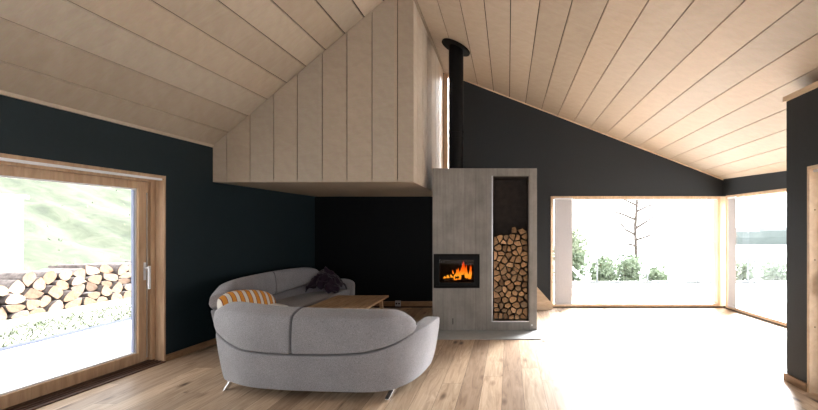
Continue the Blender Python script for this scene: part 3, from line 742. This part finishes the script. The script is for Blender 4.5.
for ri, row in enumerate(rows):
    kept = []
    for ci in range(len(row)):
        P = cells[idx]; s = seeds[idx]; idx += 1
        if len(P) < 3 or s[1] > topz(s[0]) - .02: continue
        kept.append((P, s))
    for ci, (P, s) in enumerate(kept):
        P = [(p[0], min(p[1], topz(p[0]) + .01)) for p in P]
        Q, c = shrink(P, .0085)
        kind = rw.random()
        if kind < .35: Q = soften(Q, 2, .25)
        elif kind < .8 and len(Q) > 4:
            # drop the corner nearest to its neighbours: keeps the split faces flat
            k = min(range(len(Q)), key=lambda k: abs((Q[k][0] - Q[k - 1][0]) * (Q[(k + 1) % len(Q)][1] - Q[k][1]) - (Q[k][1] - Q[k - 1][1]) * (Q[(k + 1) % len(Q)][0] - Q[k][0])))
            Q.pop(k)
        sc_ = rw.uniform(.88, 1.02)
        Q = [((p[0] - c[0]) * sc_, (p[1] - c[1]) * sc_) for p in Q]
        y0 = fy + .055 + rw.uniform(0, .045); y1 = fy + .44
        mb = MB(); mb.prism(Q, 'y', 0, y1 - y0, 1, 0)
        o = mb.build('firewood_log', [M['cut'], M['bark']], bevel=.0025); o.location = (c[0], y0, c[1])
        side = 'only log' if len(kept) == 1 else ORD[ci] + ' log from the left'
        tag(o, 'split firewood in the niche, %s in the %s layer up' % (side, ORD[ri]), 'log', 'split logs stacked in the fireplace niche')

# wall socket on the back skirting
mb = MB(); mb.box((-2.19, YB - .045, .03), (-2.08, YB - .02, .14)); o = mb.build('power_socket', M['steel'], bevel=.005)
tag(o, 'small grey double power socket on the skirting behind the coffee table', 'socket')
for k in range(2):
    mb = MB(); mb.tube((-2.16 + .05 * k, YB - .05, .085), (-2.16 + .05 * k, YB - .045, .085), .017, n=14); s_ = mb.build('socket_outlet', M['black']); s_.parent = o

# ------------------------------------------------------------------ sofas
def interp(tab, s):
    if s <= tab[0][0]: return tab[0][1]
    for a, b in zip(tab, tab[1:]):
        if s <= b[0]:
            u = (s - a[0]) / (b[0] - a[0]); return a[1] + (b[1] - a[1]) * u
    return tab[-1][1]
def cr(P, s):
    i = min(int(s), len(P) - 2); u = s - i
    g_ = lambda k: Vector(P[max(0, min(len(P) - 1, k))])
    if i == 0: p0 = 2 * g_(0) - g_(1)
    else: p0 = g_(i - 1)
    p3 = g_(i + 2) if i + 2 < len(P) else 2 * g_(i + 1) - g_(i)
    p1, p2 = g_(i), g_(i + 1)
    return 0.5 * ((2 * p1) + (-p0 + p2) * u + (2 * p0 - 5 * p1 + 4 * p2 - p3) * u * u + (-p0 + 3 * p1 - 3 * p2 + p3) * u ** 3)
def loft(name, rings, mat, parent, sub=2):
    mb = MB(); n = len(rings[0])
    for A, B in zip(rings, rings[1:]):
        for j in range(n): mb.face([A[j], A[(j + 1) % n], B[(j + 1) % n], B[j]])
    mb.face(rings[0][::-1]); mb.face(rings[-1])
    o = mb.build(name, mat, smooth=True, sub=sub); o.parent = parent
    return o
def make_sofa(path, side, split, s_end, zb, zt, shell, flare, front, origin, label, legs, seat_z=.43, lead=None):
    root = tag(empty('sofa', (*origin, 0)), label, 'sofa', 'grey curved sofas around the coffee table')
    O = Vector((*origin, 0))
    def fr(s):
        p = cr(path, s); q = (cr(path, min(s + .01, len(path) - 1)) - cr(path, max(s - .01, 0))).normalized()
        n = Vector((-q.y, q.x)) * side
        return p, n
    def P(s, d, z):
        p, n = fr(s); q = p + n * d
        if s < 1 and lead:
            q = q + Vector(lead) * (z - .11) * (1 - s) ** 2
        return Vector((q.x, q.y, z)) - O
    mx = len(path) - 1
    # shell (base and arm)
    S = [0, .04, .12] + [.3 + (mx - .45) * k / 34 for k in range(35)] + [mx - .08, mx - .03, mx]
    rings = []
    for s in S:
        fo = interp(flare, s); zt_ = interp(shell, s); th = interp([(0, .16), (5, .16), (5.8, .2), (mx, .2)], s)
        e = 0.0 if .03 < s < mx - .06 else (.014 if (s in (0, mx)) else .003)
        zb_ = .085 + e
        prof = [(.05 + e, zb_), (.014 + e, zb_ + .002), (.004 + e, zb_ + .014), (0 - fo * .45 + e, zb_ + .13), (-fo + e, max(.36, zt_ - .08)), (-fo + e, zt_ - .014 - e), (-fo + .004 + e, zt_ - .003 - e), (-fo + .02 + e, zt_ - e), (-fo + th - .03 - e, zt_ - e), (-fo + th - e, zt_ - .03 - e), (th - e, .3), (th - .02 - e, zb_)]
        rings.append([P(s, d, z) for d, z in prof])
    loft('sofa_shell', rings, M['fabric'], root)
    # back cushions
    for (s0, s1, e0, e1) in ((0.0, split - .012, 'round', 'flat'), (split + .012, s_end, 'flat', 'taper')):
        rings = []
        K = 30
        Sx = [0, .006, .016] + [k / K for k in range(1, K)] + [.984, .994, 1.0]
        for u in Sx:
            s = s0 + (s1 - s0) * u
            b_, t_ = interp(zb, s), interp(zt, s); fo = interp(flare, s)
            sh = 1.0
            if u < .025 and e0 == 'flat': sh = [.955, .985, 1][Sx.index(u)]
            if u > .975 and e1 == 'flat': sh = [1, .985, .955][Sx.index(u) - len(Sx) + 3]
            if e0 == 'round' and u < .12: sh = .93 + .07 * math.sqrt(1 - (1 - u / .12) ** 2)
            if e1 == 'taper' and u > .9: sh = .55 + .45 * math.sqrt(max(0, 1 - ((u - .9) / .1) ** 2))
            zc = (b_ + t_) / 2; dc = .11
            prof = [(.006, b_ + .002), (.0, b_ + .012), (-.004, b_ + .04), (-.004, b_ + .3 * (t_ - b_)), (.004, t_ - .12), (.014, t_ - .072), (.026, t_ - .056), (.055, t_ - .040), (.14, t_ - .006), (.19, t_ - .006), (.225, t_ - .05), (.24, zc), (.245, b_ + .04), (.22, b_), (.02, b_)]
            rings.append([P(s, -fo + dc + (d - dc) * sh, zc + (z - zc) * (sh if sh < .97 else 1)) for d, z in prof])
        loft('back_cushion', rings, M['fabric'], root)
    # seat: body and two cushions
    nb = 26
    inner = [P(.15 + (mx - .25) * k / nb, .12, 0) for k in range(nb + 1)]
    fr_pts = [Vector((x, y, 0)) - O for x, y in front]
    outline = [(v.x, v.y) for v in inner] + [(v.x, v.y) for v in fr_pts]
    mb = MB(); mb.prism(outline, 'z', .13, .30); o = mb.build('seat_base', M['fabric'], bevel=.02); o.parent = root
    mb = MB(); mb.prism([((x - sum(p[0] for p in outline) / len(outline)) * .985 + sum(p[0] for p in outline) / len(outline), (y - sum(p[1] for p in outline) / len(outline)) * .985 + sum(p[1] for p in outline) / len(outline)) for x, y in outline], 'z', .305, seat_z)
    o = mb.build('seat_cushion', M['fabric'], bevel=.03); o.parent = root
    for (a_, b_) in legs:
        a3 = Vector((*a_, .16)) - O; b3 = Vector((*b_, .0)) - O
        d = (b3 - a3); sd = Vector((-d.y, d.x, 0)).normalized() * .024; fw = Vector((d.x, d.y, 0)).normalized() * .02
        mb = MB(); top = [a3 - sd - fw, a3 + sd - fw, a3 + sd + fw, a3 - sd + fw]; bot = [b3 - sd - fw, b3 + sd - fw, b3 + sd + fw, b3 - sd + fw]
        mb.hexa(bot + top); o = mb.build('leg', M['chrome'], bevel=.004); o.parent = root
    return root
pathA = [(-2.745, 3.744), (-2.403, 3.577), (-2.05, 3.50), (-1.5, 3.455), (-1.17, 3.455), (-.985, 3.56), (-.862, 3.83), (-.815, 4.22)]
sofaA = make_sofa(pathA, 1, 2.235, 5.62,
    zb=[(0, .575), (.15, .53), (.35, .49), (.7, .452), (1, .437), (2.2, .428), (3, .438), (3.6, .456), (4.2, .49), (5, .54), (5.4, .575), (5.62, .60)],
    zt=[(0, .805), (.08, .822), (.3, .835), (1, .838), (2.2, .822), (3, .818), (4.2, .812), (4.7, .81), (5.1, .80), (5.4, .775), (5.55, .745), (5.62, .72)],
    shell=[(0, .555), (.15, .515), (.35, .475), (.7, .437), (1, .422), (2.2, .413), (3, .423), (3.6, .441), (4.2, .475), (5, .535), (5.5, .585), (6.0, .605), (7, .60)],
    flare=[(0, .03), (1, .03), (4, .035), (5, .05), (6, .085), (7, .085)],
    front=[(-1.05, 4.3), (-1.7, 4.32), (-2.3, 4.42), (-2.72, 4.5)], origin=(-1.75, 3.9), lead=(-.155, .07),
    label='grey curved sofa seen from behind, standing nearest on the bare floor',
    legs=[((-1.02, 3.66), (-1.09, 3.54)), ((-2.64, 3.80), (-2.71, 3.735)), ((-2.55, 4.35), (-2.62, 4.40)), ((-1.15, 4.2), (-1.08, 4.25))])
pathB = [(-3.43, 4.66), (-3.62, 4.90), (-3.72, 5.28), (-3.735, 6.0), (-3.66, 6.6), (-3.52, 6.98), (-3.25, 7.24), (-2.88, 7.34)]
sofaB = make_sofa(pathB, -1, 2.95, 5.35,
    zb=[(0, .62), (.3, .56), (1, .52), (3, .53), (4.2, .57), (5, .62), (5.35, .68)],
    zt=[(0, .80), (.15, .835), (.5, .865), (1, .885), (3, .895), (4.3, .885), (4.8, .86), (5.1, .82), (5.35, .74)],
    shell=[(0, .60), (.3, .545), (1, .505), (3, .515), (4.2, .555), (5, .60), (5.5, .60), (6.5, .60), (6.75, .585), (6.9, .55), (7, .50)],
    flare=[(0, .03), (1, .03), (5, .05), (6, .07), (7, .07)],
    front=[(-2.92, 7.1), (-2.93, 6.4), (-2.93, 5.6), (-2.93, 5.0), (-2.96, 4.68)], origin=(-3.35, 6.0), lead=(-.05, -.2),
    label='grey curved sofa in the dark corner against the petrol wall',
    legs=[((-3.42, 5.0), (-3.44, 4.94)), ((-3.08, 4.8), (-3.03, 4.76)), ((-3.0, 7.0), (-2.96, 7.05)), ((-3.45, 6.9), (-3.52, 6.98))])

# cushion
def pillow(name, L, H, T, mat):
    mb = MB(); nu, nv = 22, 14; top = []; bot = []
    for i in range(nu + 1):
        rt, rb = [], []
        for j in range(nv + 1):
            u = -1 + 2 * i / nu; v = -1 + 2 * j / nv
            e = (1 - abs(u) ** 2.6) ** .5 * (1 - abs(v) ** 2.6) ** .5 if abs(u) < 1 and abs(v) < 1 else 0
            x = u * L / 2 * (1 - .07 * v * v); z = v * H / 2 * (1 - .5 * abs(u) ** 3); t = T / 2 * e * (1 + .08 * noise.noise(Vector((u * 2, v * 2, 3))))
            rt.append((x, -t, z)); rb.append((x, t, z))
        top.append(rt); bot.append(rb)
    for g_, fl_ in ((top, 0), (bot, 1)):
        for i in range(nu):
            for j in range(nv):
                q = [g_[i][j], g_[i + 1][j], g_[i + 1][j + 1], g_[i][j + 1]]; mb.face(q if not fl_ else q[::-1])
    return mb.build(name, mat, smooth=True)
pl = pillow('striped_cushion', .78, .40, .18, M['stripes'])
pl.matrix_world = Matrix.Translation((-3.205, 4.82, .60)) @ Matrix.Rotation(math.radians(76), 4, 'Z') @ Matrix.Rotation(math.radians(-24), 4, 'X') @ Matrix.Rotation(math.radians(7), 4, 'Y')
tag(pl, 'orange and white striped cushion leaning on the back of the corner sofa', 'cushion')
pl = pillow('white_cushion', .40, .36, .12, M['white_wall'])
pl.matrix_world = Matrix.Translation((-3.02, 5.02, .50)) @ Matrix.Rotation(math.radians(84), 4, 'Z') @ Matrix.Rotation(math.radians(-80), 4, 'X')
tag(pl, 'white cushion lying flat below the striped one on the corner sofa', 'cushion')

# plum throw: crumpled cloth over the seat corner
mb = MB(); nu = nv = 44; G = []
for i in range(nu + 1):
    row = []
    for j in range(nv + 1):
        u, v = i / nu, j / nv
        x = -3.43 + .50 * u; y = 6.62 + .48 * v
        rr = math.hypot(u - .38, v - .6)
        h = .44 + .40 * max(0, 1 - rr / .72) ** .75
        h += .05 * noise.noise(Vector((u * 5, v * 5, 1))) + .035 * noise.noise(Vector((u * 11, v * 11, 4)))
        dx = .04 * noise.noise(Vector((u * 6, v * 6, 9))); dy = .04 * noise.noise(Vector((u * 6, v * 6, 15)))
        row.append((x + dx, y + dy, max(h, .437)))
    G.append(row)
for i in range(nu):
    for j in range(nv): mb.face([G[i][j], G[i + 1][j], G[i + 1][j + 1], G[i][j + 1]])
o = mb.build('throw_blanket', M['purple'], smooth=True); so = o.modifiers.new('thick', 'SOLIDIFY'); so.thickness = .012; so.offset = 1
tag(o, 'dark plum crumpled throw heaped at the far end of the corner sofa', 'blanket')

# coffee table ---------------------------------------------------------
tx0, tx1, ty0, ty1, tz = -2.80, -1.945, 5.36, 6.38, .45
tb = tag(empty('coffee_table', ((tx0 + tx1) / 2, (ty0 + ty1) / 2, 0)), 'low square coffee table of warm brown planks between the sofas', 'table')
mb = MB(); npk = 7
for k in range(npk):
    a = tx0 + (tx1 - tx0) * k / npk; b = tx0 + (tx1 - tx0) * (k + 1) / npk
    mb.box((a + .004, ty0, tz - .03), (b - .004, ty1, tz))
inv(mb.build('tabletop', M['table'], bevel=.003), tb)
mb = MB(); mb.box((tx0 + .1, ty0 + .1, tz - .08), (tx1 - .1, ty0 + .13, tz - .03)); mb.box((tx0 + .1, ty1 - .13, tz - .08), (tx1 - .1, ty1 - .1, tz - .03)); mb.box((tx0 + .1, ty0 + .13, tz - .08), (tx0 + .13, ty1 - .13, tz - .03)); mb.box((tx1 - .13, ty0 + .13, tz - .08), (tx1 - .1, ty1 - .13, tz - .03))
inv(mb.build('apron', M['table']), tb)
mb = MB()
for k in range(9):
    a = tx0 + .12 + k * .07; mb.box((a, ty0 + .12, .16), (a + .05, ty1 - .12, .178))
inv(mb.build('shelf', M['table']), tb)
for sx, sy in ((0, 0), (1, 0), (0, 1), (1, 1)):
    X = tx0 + .11 if not sx else tx1 - .11; Y = ty0 + .11 if not sy else ty1 - .11; ox = (-.05 if not sx else .05); oy = (-.05 if not sy else .05)
    mb = MB(); w0, w1 = .028, .018
    mb.hexa([(X + ox - w1, Y + oy - w1, 0), (X + ox + w1, Y + oy - w1, 0), (X + ox + w1, Y + oy + w1, 0), (X + ox - w1, Y + oy + w1, 0), (X - w0, Y - w0, tz - .03), (X + w0, Y - w0, tz - .03), (X + w0, Y + w0, tz - .03), (X - w0, Y + w0, tz - .03)])
    inv(mb.build('leg', M['table'], bevel=.003), tb)

# ------------------------------------------------------------------ outdoors, left
def terr(name, x0, x1, y0, y1, nx, ny, zf, mat, thick=0.0):
    mb = MB()
    V = [[(x0 + (x1 - x0) * i / nx, y0 + (y1 - y0) * j / ny) for j in range(ny + 1)] for i in range(nx + 1)]
    for i in range(nx):
        for j in range(ny):
            q = [V[i][j], V[i + 1][j], V[i + 1][j + 1], V[i][j + 1]]; mb.face([(x, y, zf(x, y)) for x, y in q])
    return mb.build(name, mat, smooth=True)
mb = MB(); mb.box((-6.78, -4, -.22), (-4.62, 14, -.10)); o = mb.build('terrace', M['terrace']); o['kind'] = 'structure'
mb = MB(); mb.box((-6.9, -4, -.2), (-6.785, 14, -.08)); o = mb.build('terrace_edging', simple('dark_steel_edging', (.022, .028, .05), .7)); tag(o, 'thin dark edging strip along the far side of the terrace', 'edging'); o['kind'] = 'structure'
def zv(x, y): return -.13 + .03 * noise.noise(Vector((x * 2, y * 2, 0))) + max(0, (-x - 7.2)) * .04
o = terr('grass_verge', -10.15, -6.84, 0, 16, 30, 120, zv, M['verge']); o['kind'] = 'structure'; o['label'] = 'stony grass strip beside the log pile'
def zh(x, y):
    d = -x - 10.1; n_ = noise.noise(Vector((x * .35, y * .35, 2))) * .5 + noise.noise(Vector((x * 1.5, y * 1.5, 5))) * .13
    return -.05 + .52 * d + n_ * min(1, d * .5)
o = terr('hillside', -26, -10.1, -2, 34, 80, 130, zh, M['grass']); o['kind'] = 'structure'; o['label'] = 'grassy hillside rising beyond the log pile'
# grass tufts
rg = random.Random(21); mb = MB()
for _ in range(2600):
    if rg.random() < .85: x = rg.uniform(-8.2, -6.9); y = rg.uniform(4.5, 12); z = zv(x, y)
    else:
        x = -10.3 - rg.random() ** 1.4 * 13; y = rg.uniform(3, 30); z = zh(x, y)
    if -13 < x < -10 and y < 8.5: continue
    h = rg.uniform(.03, .08) * (1 if x > -9 else 1.3); a = rg.uniform(0, 2 * PI); w_ = .012 * (1 if x > -9 else 1.6); dx, dy = math.cos(a) * w_, math.sin(a) * w_
    lx, ly = rg.uniform(-.08, .08), rg.uniform(-.08, .08)
    mb.face([(x - dx, y - dy, z - .01), (x + dx, y + dy, z - .01), (x + lx, y + ly, z + h)])
o = mb.build('grass', M['blade'], weld=False, keep=True); tag(o, 'tufts of grass on the verge and hillside outside the sliding door', 'grass', kind='stuff')
# white shed
mb = MB(); mb.box((-12.7, 3.2, -.1), (-10.25, 8.25, 2.17)); mb.box((-12.8, 3.1, 2.17), (-10.18, 8.3, 2.24))
o = mb.build('garden_shed', M['white_wall'], bevel=.01); tag(o, 'plain white outbuilding behind the log pile at the edge of the hillside', 'shed')
# log pile: axis of the logs along X, sections in the Y-Z plane
ro = random.Random(5)
rowsO = []; z = -.02; r = 0
while z < .95:
    y = 5.7 + (.12 if r % 2 else 0); row = []
    while y < 10.4:
        row.append((y + ro.uniform(-.05, .05), z + ro.uniform(-.035, .035))); y += ro.uniform(.24, .38)
    rowsO.append(row); z += ro.uniform(.15, .19); r += 1
def topO(y): return interp([(5.6, .32), (6.6, .36), (7.0, .50), (7.3, .68), (8.3, .74), (9.3, .62), (10.4, .62)], y)
sd = [p for row in rowsO for p in row]
cl = voronoi(sd, [(5.55, -.1), (10.6, -.1), (10.6, 1.1), (5.55, 1.1)])
idx = 0
for ri, row in enumerate(rowsO):
    kept = []
    for _ in row:
        P = cl[idx]; s = sd[idx]; idx += 1
        if len(P) >= 3 and s[1] < topO(s[0]): kept.append((P, s))
    for ci, (P, s) in enumerate(kept):
        Q, c = shrink(P, .012); Q = soften(Q, 2, .28)
        Q = [(p[0] - c[0], p[1] - c[1]) for p in Q]
        x1 = -8.85 + ro.uniform(-.05, .04) - .25 * s[1]
        mb = MB(); mb.prism(Q, 'x', -ro.uniform(.75, 1.0), 0, 1, 0)
        o = mb.build('sawn_log', [M['ends'], M['obark']], bevel=.006); o.location = (x1, c[0], c[1])
        o.rotation_euler = (0, 0, ro.uniform(-.015, .015))
        tag(o, 'sawn log piled outdoors, %s from the near end in the %s layer up' % (ORD[ci], ORD[ri]), 'log', 'sawn logs piled outside the sliding door')
# ------------------------------------------------------------------ outdoors, right
mb = MB(); mb.box((-4.6, YB + .24, -.20), (12.5, 11.95, -.10)); mb.box((4.97, -3.5, -.20), (12.5, YB + .23, -.10)); mb.box((3.02, -3.5, -.20), (4.97, 3.8, -.121)); o = mb.build('deck', M['terrace']); o['kind'] = 'structure'
rail = tag(empty('glass_railing', (4, 11.75, -.1)), 'glass railing with slim posts at the outer edge of the deck', 'railing')
for k in range(-2, 6):
    x = 4.2 + 1.515 * k
    mb = MB(); mb.box((x - .022, 11.73, -.1), (x + .022, 11.77, .86)); inv(mb.build('post', M['galv'], bevel=.003), rail)
for k in range(-2, 5):
    x = 4.2 + 1.515 * k
    mb = MB(); mb.box((x + .03, 11.745, -.02), (x + 1.485, 11.755, .80)); inv(mb.build('glass_panel', M['rglass']), rail)
mb = MB(); mb.box((.9, 11.725, -.1), (12.2, 11.775, -.05)); inv(mb.build('bottom_rail', simple('dark_rail_shoe', (.12, .13, .13), .5)), rail)
# lantern-like ornament on the thick post
lp = tag(empty('lantern_post', (7.33, 11.5, -.1)), 'thick pale post with a cross-shaped lamp head standing by the railing', 'lamp post')
mb = MB(); mb.box((7.27, 11.44, -.1), (7.39, 11.56, .62)); inv(mb.build('post', M['galv'], bevel=.006), lp)
mb = MB(); mb.tube((7.33, 11.5, .62), (7.33, 11.5, .80), .03); mb.tube((7.33, 11.5, .80), (7.33, 11.5, .96), .03, .008); mb.box((7.2, 11.47, .74), (7.46, 11.53, .79)); inv(mb.build('lamp_head', M['galv']), lp)

# deck lounger seen beyond the blind
dl = tag(empty('deck_lounger', (1.8, 10.2, -.1)), 'white reclining deck chair standing on the deck beyond the grey blind', 'chair')
mb = MB()
c = [(1.35, 9.9, .80), (1.35, 10.5, .80), (2.15, 10.5, .0), (2.15, 9.9, .0)]; cc = [(p[0] + .03, p[1], p[2] + .04) for p in c]
mb.hexa(c + cc); inv(mb.build('sling', M['white_wall'], bevel=.008), dl)
mb = MB(); mb.box((1.45, 9.86, .03), (2.2, 9.9, .12)); mb.box((1.45, 10.5, .03), (2.2, 10.54, .12)); inv(mb.build('side_rail', M['wood_out']), dl)
for x in (1.5, 2.12):
    for y in (9.86, 10.5):
        mb = MB(); mb.box((x, y, -.1), (x + .05, y + .04, .03)); inv(mb.build('leg', M['wood_out']), dl)

# shrubs and pine
def shrub(name, x, y, z0, rx, ry, rz, n, label, group, mat, seed, ls=.09):
    r_ = random.Random(seed); root = tag(empty(name, (x, y, z0)), label, 'shrub', group)
    mb = MB()
    for _ in range(n):
        u = Vector((r_.gauss(0, 1), r_.gauss(0, 1), r_.gauss(0, 1))).normalized() * (r_.random() ** .45)
        k = 1 + .35 * noise.noise(Vector((u.x * 3 + seed, u.y * 3, u.z * 3)))
        c = Vector((u.x * rx * k, u.y * ry * k, rz + u.z * rz * k))
        a = Vector((r_.gauss(0, 1), r_.gauss(0, 1), r_.gauss(0, 1))).normalized(); b = a.orthogonal().normalized()
        s = ls * r_.uniform(.6, 1.2)
        mb.face([c - a * s, c + b * s * .5, c + a * s, c - b * s * .5])
    o = mb.build('foliage', mat, weld=False, keep=True); o.parent = root
    mb = MB()
    for k in range(5):
        a = 2 * PI * k / 5; mb.tube((0, 0, -.3), (math.cos(a) * rx * .5, math.sin(a) * ry * .5, rz * 1.3), .03, .01, 6)
    o = mb.build('stems', M['trunk']); o.parent = root
    return root
G_ = 'shrubs growing beyond the deck railing'
shrub('leafy_shrub', 2.25, 14.0, -.6, .66, .45, 1.08, 2200, 'tall leafy shrub beyond the deck beside the reclining chair', G_, M['leaf'], 1)
shrub('leafy_shrub', 3.2, 13.0, -.6, .46, .3, .6, 1300, 'low shrub between the tall leafy one and the pine', G_, M['leaf'], 2)
shrub('leafy_shrub', 4.15, 13.4, -.6, .50, .35, .64, 1100, 'low shrub at the left of the pine trunk foot', G_, M['leaf'], 3)
shrub('leafy_shrub', 5.05, 13.2, -.6, .38, .28, .42, 700, 'smallest shrub at the right of the pine trunk foot', G_, M['leaf'], 4)
shrub('leafy_shrub', 8.35, 13.8, -.8, .58, .4, .66, 1300, 'shrub behind the railing just right of the corner windows', G_, M['leaf'], 5)
shrub('leafy_shrub', 9.5, 13.8, -.8, .62, .4, .62, 1300, 'broad shrub behind the railing in the middle of the lake view', G_, M['leaf'], 6)
shrub('leafy_shrub', 10.75, 13.8, -.8, .62, .4, .55, 1200, 'shrub at the far right of the railing below the lake', G_, M['leaf'], 7)

pt = tag(empty('pine_tree', (4.85, 14.8, -.8)), 'tall thin pine with sparse high branches beyond the railing', 'tree')
rp = random.Random(9)
def P3(x, y, Y=14.8): return Vector(pix(x, y, Y)) - Vector((4.85, 14.8, -.8))
mb = MB()
pts = [(635.5, 300, .075), (636, 260, .07), (635.3, 225, .06), (637, 205, .05), (636, 170, .04), (637.5, 120, .02)]
for a, b in zip(pts, pts[1:]): mb.tube(P3(a[0], a[1]), P3(b[0], b[1]), a[2], b[2], 8)
o = mb.build('trunk', M['trunk'], smooth=True); o.parent = pt
tips = []
for (bx, by, mx_, my_, tx, ty) in [(635.5, 235, 626, 230, 617.5, 220), (636, 228, 644, 222, 655, 213), (636, 240, 645, 236, 660, 228), (636, 220, 627, 215, 608, 208), (636, 212, 648, 206, 664, 203), (636, 205, 622, 200, 604, 196),
                            (636.5, 198, 650, 195, 670, 196), (636, 190, 620, 186, 598, 190), (636.5, 185, 655, 180, 684, 199), (636, 175, 622, 168, 606, 170), (637, 160, 650, 150, 664, 156), (637, 140, 628, 130, 618, 130), (636, 246, 628, 244, 616, 247)]:
    dy = rp.uniform(-.6, .6)
    a, m_, t = P3(bx, by), P3(mx_, my_) + Vector((0, dy * .5, 0)), P3(tx, ty) + Vector((0, dy, 0))
    mb = MB(); mb.tube(a, m_, .045, .036, 6); mb.tube(m_, t, .036, .016, 6)
    t2 = m_ + (t - m_) * .4 + Vector((rp.uniform(-.3, .3), .2, .25)); mb.tube(m_, t2, .014, .005, 5)
    o = mb.build('branch', M['trunk']); o.parent = pt; tips += [t, t2, m_.lerp(t, .6)]
mb = MB()
for t in tips:
    if rp.random() < .45: continue
    for _ in range(18):
        c = t + Vector((rp.gauss(0, .17), rp.gauss(0, .17), rp.gauss(0, .07)))
        a = Vector((rp.gauss(0, 1), rp.gauss(0, 1), rp.gauss(.4, 1))).normalized() * .08; b = a.orthogonal().normalized() * .012
        mb.face([c - a, c + b, c + a, c - b])
o = mb.build('foliage', M['needle'], weld=False, keep=True); o.parent = pt

# falling shore, lake, far shore
def zs(x, y): return -.25 - max(0, y - 12) * .16 - max(0, x - 12.5) * .12 + .3 * noise.noise(Vector((x * .2, y * .2, 0))) * min(1, max(0, (y - 12) * .1))
o = terr('shore_ground', -10, 60, 11.96, 120, 50, 60, zs, M['verge']); o['kind'] = 'structure'
mb = MB(); mb.face([(-900, 20, -22), (1800, 20, -22), (1800, 2600, -22), (-900, 2600, -22)]); o = mb.build('lake', M['water']); o['kind'] = 'structure'
mb = MB(); prof = []
n = 70
H = []
for k in range(n + 1):
    x = 326 + k * 12; u = k / n
    px = CX + x * F / 560
    h = 24 * min(1, max(0, (px - 722) / 22)) ** .8 * (1 + .06 * noise.noise(Vector((k * .35, 0, 0))) + .05 * noise.noise(Vector((k * 1.3, 0, 4)))) + (3 if px > 760 else 0) * min(1, max(0, (px - 755) / 25))
    H.append((x, h))
D = [(0, 0), (8, .45), (18, .8), (30, 1.02), (45, .7), (70, 0)]
for (xa, ha), (xb, hb) in zip(H, H[1:]):
    for (d0, k0), (d1, k1) in zip(D, D[1:]):
        mb.face([(xa, 560 + d0, -23.5 + ha * k0), (xb, 560 + d0, -23.5 + hb * k0), (xb, 560 + d1, -23.5 + hb * k1), (xa, 560 + d1, -23.5 + ha * k1)])
o = mb.build('far_shore', M['hill'], smooth=True); o['kind'] = 'structure'; o['label'] = 'low wooded shore across the lake'

# ------------------------------------------------------------------ light
W = bpy.data.worlds.new('overcast_sky'); SC.world = W; W.use_nodes = True; nt = W.node_tree; nt.nodes.clear()
out = nt.nodes.new('ShaderNodeOutputWorld'); bg = nt.nodes.new('ShaderNodeBackground')
tc = nt.nodes.new('ShaderNodeTexCoord')
dt = N(nt, 'ShaderNodeVectorMath', operation='DOT_PRODUCT'); sun = Vector((.50, .72, .49)).normalized(); dt.inputs[1].default_value = sun
nt.links.new(tc.outputs['Generated'], dt.inputs[0])
cl_ = N(nt, 'ShaderNodeMath', operation='MAXIMUM'); cl_.inputs[1].default_value = 0; nt.links.new(dt.outputs['Value'], cl_.inputs[0])
pw = N(nt, 'ShaderNodeMath', operation='POWER'); pw.inputs[1].default_value = 30; nt.links.new(cl_.outputs[0], pw.inputs[0])
ma = N(nt, 'ShaderNodeMath', operation='MULTIPLY_ADD'); ma.inputs[1].default_value = 190.0; ma.inputs[2].default_value = 2.5; nt.links.new(pw.outputs[0], ma.inputs[0])
bg.inputs[0].default_value = (0.97, 0.985, 1.0, 1); nt.links.new(ma.outputs[0], bg.inputs[1]); nt.links.new(bg.outputs[0], out.inputs[0])

# camera ----------------------------------------------------------------
cam = bpy.data.cameras.new('camera'); co = bpy.data.objects.new('camera', cam); COL.objects.link(co)
co.location = (0, 0, EYE); co.rotation_euler = (PI / 2, 0, 0)
cam.sensor_fit = 'HORIZONTAL'; cam.sensor_width = 36; cam.lens = 36 * F / 818
cam.shift_x = -(CX - 409) / 818; cam.shift_y = (CY - 205) / 818
cam.clip_end = 5000; cam.clip_start = .05
SC.camera = co
vs = SC.view_settings; vs.view_transform = 'Standard'; vs.look = 'None'; vs.gamma = 1; vs.use_curve_mapping = False; vs.exposure = 0.7
SC.cycles.max_bounces = 10; SC.cycles.diffuse_bounces = 6; SC.cycles.transparent_max_bounces = 16
SC.cycles.use_denoising = True; SC.cycles.sample_clamp_indirect = 10
